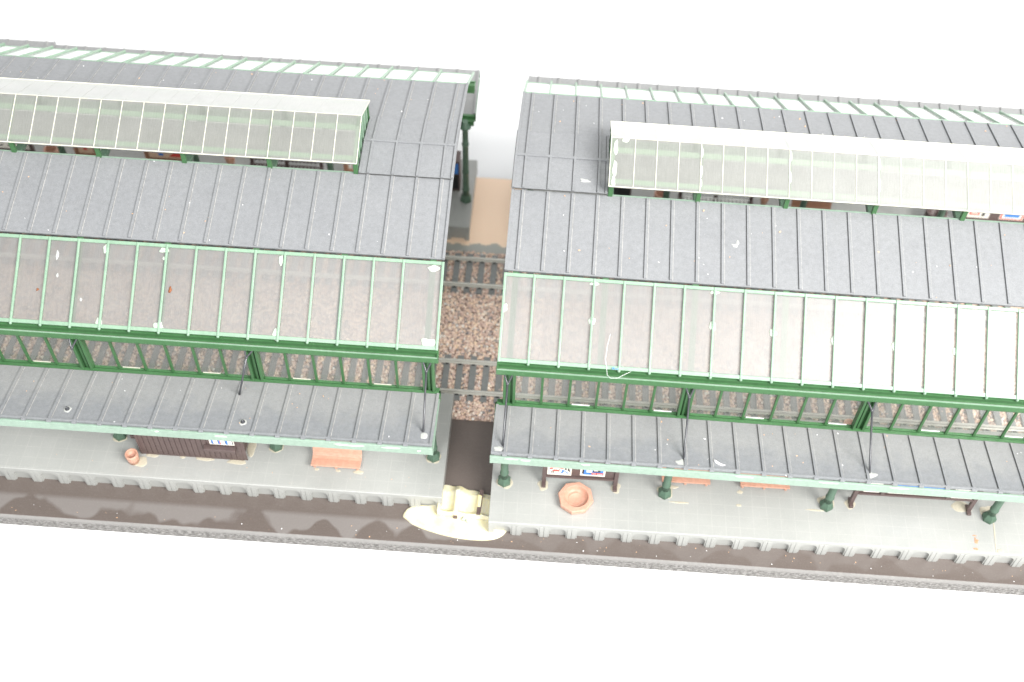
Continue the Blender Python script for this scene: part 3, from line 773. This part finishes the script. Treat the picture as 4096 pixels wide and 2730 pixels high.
for i, (x, y, rx, ry) in enumerate([(22.39, -3.43, .10, .14), (22.30, -3.86, .12, .06), (22.36, -3.15, .10, .03)]):
    mb = MB(); mb.blob((x, y, ZP + .003), rx, ry, .01, seed=140 + i, wob=.5); mb.build('rust_stain', M['rusty'], prr)
# ------------------------------------------------------------------ yellow filler in the gap
g = thing('filler_casting', (-2.3, -4.3, ZB), 'L', 'cream yellow dried filler with ribs spilled on the board in the gap', 'filler lump')
outline = [(-5.05, -4.62), (-4.72, -4.0), (-3.3, -3.95), (-3.25, -2.72), (-2.62, -2.82), (-2.33, -2.88), (-1.87, -3.1), (-1.28, -3.17), (-.6, -3.4), (.3, -4.4), (.06, -5.30), (-.68, -5.64), (-1.7, -5.66), (-2.56, -5.58), (-3.39, -5.40), (-4.0, -5.22), (-4.51, -5.02), (-4.75, -4.8)]
def smooth_loop(P, it=2):
    for _ in range(it):
        Q = []
        for i in range(len(P)):
            a, b = P[i], P[(i + 1) % len(P)]
            Q += [(a[0] * .75 + b[0] * .25, a[1] * .75 + b[1] * .25), (a[0] * .25 + b[0] * .75, a[1] * .25 + b[1] * .75)]
        P = Q
    return P
sl = smooth_loop(outline); n = len(sl)
cx, cy = sum(p[0] for p in sl) / n, sum(p[1] for p in sl) / n
mb = MB(); vs = []; fs = []
for fr_, z in ((1, 0), (.985, .07), (.95, .11), (.85, .12)):
    vs += [(cx + (x - cx) * fr_, cy + (y - cy) * fr_, ZB + .003 + z) for x, y in sl]
for j in range(3):
    for i in range(n): fs.append((j * n + i, j * n + (i + 1) % n, (j + 1) * n + (i + 1) % n, (j + 1) * n + i))
fs.append(tuple(3 * n + i for i in range(n))); mb.add(vs, fs, 0, True)
mb.build('puddle', M['resin'], g)
# moulded scoops: a height field with ribs
mb = MB(); NX, NY = 72, 36; vs = []
ribs = [(-3.30, .25), (-2.42, .22), (-1.30, .10), (-.3, .2)]
def hz(x, v):
    # v 0 front .. 1 back
    for (a, wa), (b, wb) in zip(ribs, ribs[1:]):
        if a <= x <= b:
            u = (x - a) / (b - a); sc = max(0, math.sin(math.pi * min(max((u - .09) / .82, 0), 1))) ** .45
            dip = .40 * sc * (1 - max(0, (.16 - v) / .16)) * (1 - .45 * v)
            return .50 - dip + .0
    return .5
for j in range(NY):
    v = j / (NY - 1)
    for i in range(NX):
        x = -3.3 + (2.72) * i / (NX - 1)
        yb = -2.80 - .22 * max(0, x + 2.4) - .03 * math.sin(x * 9)
        y = -4.52 - .035 * (x + 3) + v * (yb + 4.52)
        z = ZB + .08 + hz(x, v) * (1 - .75 * max(0, (v - .75) / .25)) * (1 if v > 0 else .1)
        vs.append((x, y, z))
fs = [(j * NX + i, j * NX + i + 1, (j + 1) * NX + i + 1, (j + 1) * NX + i) for j in range(NY - 1) for i in range(NX - 1)]
mb.add(vs, fs, 0, True); mb.build('ribbed_cast', M['resin'], g)
mb = MB(); mb.bar((-1.30, -4.58, ZB + .60), (-1.24, -3.12, ZB + .45), .20, .05, (0, 0, 1)); mb.build('dark_strip', M['brown'], g)
mb = MB(); mb.bar((-2.42, -4.62, ZB + .2), (-2.42, -4.56, ZB + .2), .2, .25, (0, 0, 1)); mb.build('dark_strip', M['brown'], g)
mb = MB(); mb.blob((-1.86, -4.62, ZB + .16), .22, .16, .2, seed=12, wob=.5); mb.build('crumb', M['stick_glue'], g)

# ------------------------------------------------------------------ furniture helpers
def poster(parent, x, z, w, h, y, art, tilt=0):
    """flat card on a vertical face at y (looking towards -y) with coloured shapes 2 mm/10 proud"""
    mats = [M['card'], M['red'], M['blue'], M['black'], M['white'], M['peach']]
    mb = MB(); mb.box(x, x + w, y - .02, y, z, z + h)
    for k, (mi, poly) in enumerate(art):
        yy = y - .022 - .0015 * k; nn = len(poly)
        vs = [(x + w * u, yy, z + h * v) for u, v in poly]; mb.add(vs, [tuple(range(nn))], mi)
    return mb.build('poster', mats, parent)
def R_(u0, v0, u1, v1): return [(u0, v0), (u1, v0), (u1, v1), (u0, v1)]
VILLAGE = [(2, [(.55, .18), (.62, .16), (.72, .42), (.66, .46), (.56, .5), (.6, .4)]), (2, [(.7, .45), (.86, .25), (.86, .17), (.8, .17), (.78, .27), (.6, .5)]),
           (1, R_(.18, .34, .5, .47)), (1, [(.07, .52), (.24, .52), (.2, .63), (.1, .63)]), (1, [(.12, .66), (.56, .66), (.46, .78), (.2, .76)]), (1, [(.5, .62), (.66, .56), (.66, .62), (.54, .72)]),
           (4, R_(.08, .42, .24, .52)), (3, R_(.28, .52, .31, .57)), (3, R_(.35, .53, .38, .58)), (3, R_(.48, .52, .51, .58)), (3, R_(.1, .46, .12, .5)),
           (3, [(.16, .2), (.22, .2), (.19, .42)]), (3, [(.24, .2), (.29, .2), (.26, .46)]), (3, [(.7, .55), (.79, .53), (.77, .8), (.72, .8)]), (3, [(.83, .5), (.95, .34), (.9, .6), (.87, .82)]), (3, R_(.35, .3, .37, .33)), (3, R_(.44, .3, .46, .33))]
PHOTO = [(2, R_(.12, .12, .92, .92)), (3, R_(.08, .2, .15, .95)), (4, R_(.25, .35, .47, .95)), (3, R_(.34, .28, .46, .34)), (3, R_(.5, .42, .8, .75)), (4, R_(.54, .52, .7, .72)), (1, R_(.46, .16, .93, .36))] + \
        [(4, R_(.50 + .045 * i, .23, .535 + .045 * i, .29)) for i in range(9) if i != 3]

def two_post_board(frame, xa, xb, y, zb, zt, label, name='notice_board', cat='notice board', divs=(), posters=(), footspread=.28, group=None, mat='brown'):
    t = thing(name, ((xa + xb) / 2, y, ZP), frame, label, cat, group)
    for x in (xa, xb):
        mb = MB(); mb.box(x - .10, x + .10, y - .09, y + .09, ZP, zt + .08); mb.box(x - .10, x + .10, y - footspread, y + footspread, ZP + .003, ZP + .14)
        mb.build('leg', M[mat], t, bevel=.02)
    mb = MB(); mb.box(xa + .10, xb - .10, y + .0, y + .09, zb, zt); mb.box(xa + .10, xb - .10, y - .09, y + .0, zb - .06, zb + .05); mb.box(xa + .10, xb - .10, y - .09, y, zt - .06, zt + .06)
    for d in divs: mb.box(d - .09, d + .09, y - .085, y, zb + .05, zt - .06)
    mb.build('panel', M[mat], t, bevel=.015)
    for px, pz, w, h, art in posters: poster(t, px, pz, w, h, y - .002, art)
    return t

def bench(frame, x, y, w, label, mat='terracotta', group=None, legs=3, slats=False, back=True):
    """curved seat: x,y = left end of the front edge"""
    t = thing('bench', (x + w / 2, y + .4, ZP), frame, label, 'bench', group)
    zs = ZP + .34
    prof = [(0, -.05), (0, .02), (.22, .01), (.45, -.03), (.62, .0), (.72, .12), (.80, .42), (.88, .85), (.95, 1.0)]
    top = [(y + a, zs + b) for a, b in prof]; bot = [(y + a + .07 * min(1, max(0, (a - .5) * 4)), zs + b - .07 * (1 - min(1, max(0, (a - .55) * 4)))) for a, b in prof[1:]][::-1]
    mb = MB(); mb.prism(top + bot, x, x + w)
    mb.build('seat', M[mat], t, bevel=.02)
    for k in range(legs):
        lx = x + .15 + (w - .3) * k / (legs - 1)
        mb = MB(); mb.box(lx - .06, lx + .06, y + .08, y + .18, ZP + .003, zs - .03); mb.box(lx - .06, lx + .06, y + .62, y + .74, ZP + .003, zs + .05); mb.box(lx - .06, lx + .06, y + .12, y + .62, zs - .14, zs - .06)
        mb.build('leg', M[mat], t, bevel=.015)
    return t

def pot(frame, x, y, r, h, label, z=ZP, mat='terracotta', taper=.85, tilt=0, group=None, name='flower_pot', cat='flower pot'):
    mb = MB()
    mb.lathe([(r * taper, .004), (r * .97, h * .6), (r * .98, h * .66), (r, h * .68), (r, h * .97), (r * .97, h), (r * .82, h), (r * .78, h * .96), (r * .76, h * .7), (r * .6, h * .68), (r * .58, h * .42), (r * .05, h * .40)], (x, y, z), 28)
    o = mb.build(name, M[mat], base=(x, y, z), frame=frame)
    return tag(o, label, cat, group)

# ------------------------------------------------------------------ front platforms: furniture
k = thing('kiosk', (-15.5, -1.7, ZP), 'L', 'dark brown boarded kiosk with magazines in its window under the left canopy', 'kiosk')
mb = MB(); mb.box(-18.04, -12.99, -2.70, -.6, ZP + .003, 5.3)
xx = -17.95
while xx < -13.0:   # weatherboards
    mb.box(xx, xx + .23, -2.735, -2.70, ZP + .02, 5.28); xx += .26
mb.box(-18.06, -17.93, -2.76, -2.6, ZP + .003, 5.3); mb.box(-13.12, -12.97, -2.76, -2.6, ZP + .003, 5.3); mb.box(-18.0, -13.0, -2.75, -2.7, ZP + .003, ZP + .12)
mb.build('wall', M['brown'], k, bevel=.012)
mb = MB(); mb.prism([(-2.74, 3.08), (-2.99, 3.14), (-2.99, 3.32), (-2.74, 3.36)], -14.72, -13.18); mb.build('counter', M['brown'], k, bevel=.02)
MAGS = [(3, R_(.08, .06, .96, 1)), (2, R_(.12, .55, .95, .95)), (4, [(.17, .08), (.36, .08), (.33, .62), (.15, .62)]), (2, [(.1, .08), (.16, .08), (.15, .55), (.1, .55)]), (2, R_(.37, .08, .45, .7)), (1, [(.43, .08), (.47, .08), (.46, .6), (.42, .6)]), (4, [(.47, .08), (.66, .08), (.63, .62), (.45, .62)]), (2, [(.68, .08), (.76, .08), (.73, .6), (.66, .6)]), (4, R_(.75, .08, .93, .52)), (1, R_(.74, .46, .93, .54)), (2, R_(.7, .55, .93, .62))]
wn = poster(k, -14.42, 3.46, 1.2, .85, -2.738, MAGS); wn.name = 'window'
poster(k, -17.52, 3.90, 2.30, 1.1, -2.738, [(2, R_(.62, .03, .95, .5)), (3, R_(.05, .1, .5, .9))])
mb = MB(); mb.box(-18.5, -18.05, -2.4, -1.5, 2.9, 3.15); mb.build('side_counter', M['brown'], k, bevel=.02)
mb = MB(); mb.box(-18.3, -12.8, -2.95, -.4, 5.302, 5.5); mb.build('roof', M['brown'], k, bevel=.03)

pot('L', -18.30, -3.18, .31, .66, 'small round terracotta pot beside the brown kiosk')
bench('L', -9.62, -2.95, 2.42, 'terracotta curved bench on the left front platform near the gap')
two_post_board('PR', 1.74, 5.20, -1.72, 2.86, 4.4, 'dark brown notice board with a village poster and a blue poster behind the planter',
               posters=[(1.87, 2.98, 1.16, .98, VILLAGE), (3.44, 3.06, 1.2, .9, PHOTO)])
two_post_board('PR', 16.62, 22.28, -1.80, 3.18, 4.8, 'long low brown sign board on legs between two right hand columns', name='sign_board', cat='sign board', divs=(17.86, 20.96),
               posters=[(16.95, 3.32, .75, 1.1, [(3, R_(.1, .3, .9, .33))]), (21.12, 3.24, 1.0, 1.1, [(3, R_(.06, .1, .08, .9)), (3, R_(.06, .1, .92, .115)), (3, R_(.9, .1, .92, .9)), (3, R_(.2, .12, .21, .25)), (3, R_(.5, .12, .51, .25)), (3, R_(.78, .12, .79, .25)), (3, R_(.06, .25, .92, .26))]), (18.1, 3.32, 2.7, 1.2, [(2, R_(.05, .4, .95, .95))])])
bench('PR', 7.46, -1.42, 2.36, 'terracotta bench half behind the second right hand column', group='two matching benches on the right platform')
bench('PR', 11.28, -1.40, 2.40, 'terracotta bench in the open between the second and third right columns', group='two matching benches on the right platform')

# planter
mb = MB(); c = (3.31, -2.60, ZP); n = 8; rot = math.radians(12)
mb.lathe([(.80, .004), (.845, .06), (.875, .30), (.86, .36), (.835, .38)], c, 8, rot=rot, smooth=False, capt=False)
# flat rim from octagon to circle, then the bowl
vs = []; fs = []; m_ = 64
def octr(a):
    s = math.pi / 4; b = (a - rot) % s - s / 2
    return .835 * math.cos(s / 2) / math.cos(b - 0) if True else .83
for i in range(m_):
    a = 2 * math.pi * i / m_ + rot
    q = (a - rot - s_ if False else a - rot); s8 = math.pi / 4; off = (q % s8) - s8 / 2 if True else 0
    # octagon vertices sit at odd half steps (lathe offset .5)
    off = ((q - s8 / 2) % s8) - s8 / 2
    rr = .835 * math.cos(s8 / 2) / math.cos(off)
    vs.append((c[0] + rr * math.cos(a), c[1] + rr * math.sin(a), c[2] + .38))
for r, z in ((.60, .385), (.575, .36), (.55, .24), (.46, .12), (.36, .10), (.34, .125), (.32, .10), (.02, .10)):
    vs += [(c[0] + .02 + r * math.cos(2 * math.pi * i / m_ + rot), c[1] + .02 + r * math.sin(2 * math.pi * i / m_ + rot), c[2] + z) for i in range(m_)]
for j in range(8):
    for i in range(m_): fs.append((j * m_ + i, j * m_ + (i + 1) % m_, (j + 1) * m_ + (i + 1) % m_, (j + 1) * m_ + i))
mb.add(vs, fs[:m_], 0, False); b0 = len(mb.v) - len(vs)
mb.f += [tuple(b0 + i for i in f) for f in fs[m_:]]; mb.mi += [0] * (len(fs) - m_); mb.sm += [True] * (len(fs) - m_)
tag(mb.build('planter', M['terracotta'], base=c, frame='PR'), 'empty octagonal terracotta planter in front of the notice board', 'planter')
pot('R', 16.90, 2.0, .30, .62, 'terracotta pot seen through the right side windows beside the rails')

# ------------------------------------------------------------------ rear platforms: things glimpsed through the roof slots
GRP = 'furniture glimpsed on the rear platforms'
def rboard(frame, xa, xb, label, art, legmat='brown', yb=17.2, zt=4.3, card='card'):
    return two_post_board(frame, xa, xb, yb, 2.75, zt, label, name='advertising_board', cat='poster board', posters=[(xa + .15, 2.85, xb - xa - .3, zt - 3.0, art)], mat=legmat)
LETTERS = [(3, R_(.05 + .2 * i, .15, .17 + .2 * i, .24)) for i in range(5)] + [(3, R_(.1 + .22 * i, .55, .26 + .22 * i, .63)) for i in range(4)]
rboard('L', -33.5, -29.6, 'cream board with black lettering at the far left under the lantern', LETTERS)
pot('L', -28.55, 17.3, .42, .8, 'round terracotta pot right of the cream lettered board under the left lantern')
rboard('L', -26.95, -25.75, 'small peach poster board with a red cross under the left lantern', [(5, R_(0, 0, 1, 1)), (1, R_(.38, .2, .62, .95)), (1, R_(.12, .5, .88, .72))], legmat='redbrown')
rboard('L', -22.75, -20.5, 'poster board with red corner and blue script under the left lantern', [(5, R_(0, 0, 1, 1)), (1, [(.0, .75), (.0, 1), (.25, 1)]), (1, [(.6, .1), (1, .1), (1, .7)]), (2, R_(.12, .35, .3, .65)), (2, R_(.34, .4, .5, .75)), (2, R_(.54, .5, .68, .8)), (2, R_(.3, .15, .45, .3))], legmat='redbrown')
mb = MB(); mb.lathe([(.10, .004), (.28, .7), (.34, 1.15), (.30, 1.15), (.05, .6)], (-17.85, 17.4, ZP), 20)
tag(mb.build('tapered_pot', M['terracotta'], base=(-17.85, 17.4, ZP), frame='L'), 'narrow terracotta cone pot between poster boards under the left lantern', 'flower pot')
def slat_bench(frame, x, y, w, label, slat):
    t = thing('slatted_bench', (x + w / 2, y + .4, ZP), frame, label, 'bench')
    mb = MB(); mb.box(x, x + w, y, y + .06, ZP + .45, ZP + .52); mb.box(x, x + w, y + .5, y + .56, ZP + .45, ZP + .52)
    mb.box(x, x + w, y + .62, y + .68, ZP + .75, ZP + .82); mb.box(x, x + w, y + .66, y + .72, ZP + 1.3, ZP + 1.4)
    s = x + .1
    while s < x + w - .1:
        mb.box(s, s + .11, y + .02, y + .55, ZP + .522, ZP + .56); mb.box(s, s + .11, y + .60, y + .66, ZP + .7, ZP + 1.35); s += .22
    mb.build('slats', M[slat], t)
    for xx in (x - .12, x + w / 2, x + w + .12):
        mb = MB(); mb.box(xx - .1, xx + .1, y - .02, y + .75, ZP + .003, ZP + .44); mb.box(xx - .1, xx + .1, y + .68, y + .8, ZP + .4, ZP + 1.4); mb.build('leg', M['brown'], t)
    return t
slat_bench('L', -16.5, 16.9, 3.9, 'dark slatted bench near the right end of the left lantern slot', 'brown')
rboard('L', -10.95, -9.9, 'peach and blue poster at the right end of the left lantern slot', [(5, R_(0, 0, 1, 1)), (2, R_(.4, .05, 1, .6)), (4, R_(.1, .1, .3, .8))], legmat='redbrown')
def cabinet(frame, x0, x1, y, h, label):
    t = thing('platform_cabinet', ((x0 + x1) / 2, y + .5, ZP), frame, label, 'cabinet')
    mb = MB(); mb.box(x0, x1, y, y + 1, ZP + .003, ZP + h); mb.build('body', M['brown'], t, bevel=.03)
    mb = MB(); mb.box(x0 + .08, x1 - .08, y - .03, y - .002, ZP + .2, ZP + h * .55); mb.build('door', M['black'], t)
    mb = MB(); mb.box(x0 + .08, x1 - .08, y - .03, y - .002, ZP + h * .6, ZP + h * .95); mb.build('sign', M['blue'], t)
    return t
cabinet('L', -5.3, -4.15, 16.7, 2.3, 'dark cabinet with blue sign behind the rear column at the gap')
cabinet('R', 4.55, 5.7, 16.9, 2.3, 'dark cabinet at the left end of the right lantern slot')
pot('R', 7.5, 17.25, .42, .8, 'round terracotta pot left of the white slatted bench under the right lantern')
slat_bench('R', 8.75, 16.85, 3.9, 'white slatted bench with dark ends under the right lantern', 'white')
mb = MB(); mb.lathe([(.09, .004), (.24, .7), (.28, 1.15), (.24, 1.15), (.05, .6)], (13.5, 17.4, ZP), 20)
tag(mb.build('tapered_pot', M['terracotta'], base=(13.5, 17.4, ZP), frame='R'), 'narrow terracotta cone pot right of the white slatted bench', 'flower pot')
bench('R', 15.1, 16.6, 2.3, 'red brown bench behind a dark column under the right lantern', mat='redbrown')
pot('R', 23.4, 17.2, .62, .9, 'wide black tub left of the two blue posters under the right lantern', mat='brown', name='black_tub', cat='tub')
two_post_board('R', 24.9, 29.6, 17.2, 2.6, 4.4, 'brown board with two blue and red posters at the far right under the lantern', name='advertising_board', cat='poster board',
               posters=[(25.15, 2.75, 1.25, 1.4, [(2, R_(.05, .5, .95, .97)), (4, [(.3, .3), (.95, .3), (.8, .75), (.5, .7)]), (1, R_(.08, .15, .55, .22)), (1, R_(.08, .15, .14, .45)), (1, R_(.15, .4, .5, .46)), (1, R_(.45, .2, .52, .42)), (3, [(.62, .12), (.8, .12), (.72, .45)])]), (27.0, 2.75, 1.35, 1.4, [(1, R_(.03, .03, .97, .97)), (4, R_(.1, .08, .9, .95)), (2, R_(.18, .14, .82, .95))])])

# ------------------------------------------------------------------ small litter lying on the model
mb = MB()
pts = [(9.02 + .02 * i, -4.60 - .03 * i, 8.56 + .06 * math.sin(i * .3)) for i in range(1)]
crv = [(8.98, -4.52, 8.56), (9.05, -4.66, 8.60), (9.18, -4.76, 8.62), (9.34, -4.80, 8.60), (9.52, -4.78, 8.56)]
mb.tube(crv, [.03, .06, .055, .04, .008], 8)
tag(mb.build('paint_flake', M['white_flake'], base=crv[0], frame='R'), 'curled white paint flake lying on the right front canopy', 'paint flake')
mb = MB(); h0 = [(4.12, -.80, 12.05), (4.02, -1.25, 11.80), (3.98, -1.75, 11.48), (4.10, -2.3, 11.10), (4.25, -2.45, 11.08), (4.55, -2.42, 11.1), (4.75, -2.28, 11.12), (5.1, -2.1, 11.2)]
mb.tube(h0, .008, 5)
tag(mb.build('hair', M['white_flake'], base=h0[0], frame='R'), 'long white bristle hanging over the gutter of the right half', 'bristle')
mb = MB()
rnd = random.Random(8)
for i in range(14):
    a = Vector((4.38 + rnd.uniform(-.1, .1), -2.07 + rnd.uniform(-.05, .05), 11.27 + rnd.uniform(0, .05))); mb.tube([a, a + Vector((rnd.uniform(-.1, .1), rnd.uniform(-.06, .06), rnd.uniform(-.02, .05)))], .012, 4)
tag(mb.build('fluff', simple('blue_fluff', (.2, .42, .7)), base=(4.38, -2.07, 11.25), frame='R'), 'tuft of blue fluff caught at the foot of a glazing bar', 'fluff')
M['rust'] = simple('rust_brown', (.20, .065, .02), rough=.5, var=.3)
gd = Vector((0, GT[0] - GB[0], GT[1] - GB[1])).normalized(); gn = Vector((0, -gd.z, gd.y))
def on_glass(x, u): return Vector((x, GB[0], GB[1])) + gd * u
mb = MB(); mb.blob(on_glass(-15.14, 1.88), .065, .15, .05, gn, seed=31, wob=.3, axis=(1, 0, 0)); tag(mb.build('brown_chip', M['rust'], base=on_glass(-15.14, 1.88)), 'larger rust brown chip stuck in the middle of the left glazed roof', 'chip', 'brown chips stuck to the left glazing')
mb = MB(); mb.blob(on_glass(-20.95, 1.52), .055, .06, .04, gn, seed=32, wob=.4, axis=(1, 0, 0)); tag(mb.build('brown_chip', M['rust'], base=on_glass(-20.95, 1.52)), 'tiny brown chip on the left glazed roof close to the picture edge', 'chip', 'brown chips stuck to the left glazing')
# crumbs of wood and plastic, too many to count
M['wood'] = simple('wood_crumb', (.68, .42, .25), rough=.7, var=.25)
V = []; F = []; MI = []
rnd = random.Random(21)
def crumb(p, r, mi):
    b = len(V); e = Matrix.Rotation(rnd.random() * 6.28, 3, 'Z'); sx, sy, sz = rnd.uniform(.6, 1.7), rnd.uniform(.5, 1), rnd.uniform(.3, .6)
    for v in IV: V.append(Vector(p) + e @ Vector((v.x * sx * r, v.y * sy * r, (v.z * sz + .3) * r)))
    F.extend(tuple(b + i for i in f) for f in IF); MI.extend([mi] * 20)
def surf(side, region):
    (ya, za), (yb, zb) = region; y = rnd.uniform(ya, yb); return y, za + (zb - za) * (y - ya) / (yb - ya)
for side, xr, amt in (('L', (-26, -3.5), 1.0), ('R', (-.4, 25), 1.6)):
    dy = DY[side]
    for reg, nn in (((SB, SA), 26), (((mir(SA[0]), SA[1]), (mir(SB[0]), SB[1])), 26), ((KB, KT), 24)):
        for _ in range(int(nn * amt)):
            x = rnd.uniform(*xr); y, z = surf(side, reg); yy = y + x * YAW[side]
            crumb((x - y * YAW[side], yy + dy, z + .01), rnd.uniform(.014, .036) * (1.25 if side == 'R' else 1), 0 if rnd.random() < .55 else 1)
for _ in range(70): crumb((rnd.uniform(-25, 25), rnd.uniform(-5.9, -5.2), ZB), rnd.uniform(.012, .035), 0 if rnd.random() < .6 else 1)
for _ in range(14): crumb((rnd.uniform(-25, -3.4), rnd.uniform(-3.9, -2.9), ZP), rnd.uniform(.012, .03), 0)
me = bpy.data.meshes.new('crumbs'); me.from_pydata(V, [], F); me.materials.append(M['wood']); me.materials.append(M['white_flake']); me.polygons.foreach_set('material_index', MI); me.update()
o = bpy.data.objects.new('scattered_crumbs', me); COL.objects.link(o); tag(o, 'tiny wood and plastic crumbs scattered over roofs and board', 'debris', kind='stuff')

# ------------------------------------------------------------------ studio light
w = bpy.data.worlds.new('World'); scn.world = w; w.use_nodes = True
bg = w.node_tree.nodes['Background']; bg.inputs[0].default_value = (.97, .985, 1, 1); bg.inputs[1].default_value = .28
def softbox(name, loc, target, size, power, col=(1, 1, 1)):
    ld = bpy.data.lights.new(name, 'AREA'); ld.shape = 'RECTANGLE'; ld.size = size[0]; ld.size_y = size[1]; ld.energy = power; ld.color = col
    o = bpy.data.objects.new(name, ld); COL.objects.link(o); o.location = loc
    o.rotation_euler = (Vector(target) - Vector(loc)).to_track_quat('-Z', 'Y').to_euler(); return o
softbox('key_softbox', (80, -62, 106), (6, 2, 8), (78, 74), 250000, (1, .985, .96))
softbox('top_softbox', (52, 6, 118), (8, 4, 8), (38, 38), 20000, (1, .99, .97))
softbox('front_softbox', (-16, -84, 100), (0, 4, 6), (60, 54), 72000, (.98, .99, 1))

# ------------------------------------------------------------------ camera (solved from the photograph)
cd = bpy.data.cameras.new('camera'); cam = bpy.data.objects.new('camera', cd); COL.objects.link(cam)
cam.location = (1.0686, -32.9235, 51.7788); cam.rotation_euler = (.6621, -.0226, .0659)
cd.sensor_width = 36; cd.lens = 4731.2 / 4096 * 36; cd.clip_start = 1; cd.clip_end = 2000
cd.dof.use_dof = True; cd.dof.focus_distance = 53.5; cd.dof.aperture_fstop = cd.lens * 1e-3 / .5
scn.camera = cam
vs_ = scn.view_settings; vs_.view_transform = 'Standard'; vs_.look = 'None'; vs_.exposure = .85; vs_.gamma = 1; vs_.use_curve_mapping = False
scn.cycles.max_bounces = 12; scn.cycles.transparent_max_bounces = 24; scn.cycles.use_denoising = True
for o in bpy.data.objects:
    if '_b' in o: del o['_b']
    if '_k' in o: del o['_k']
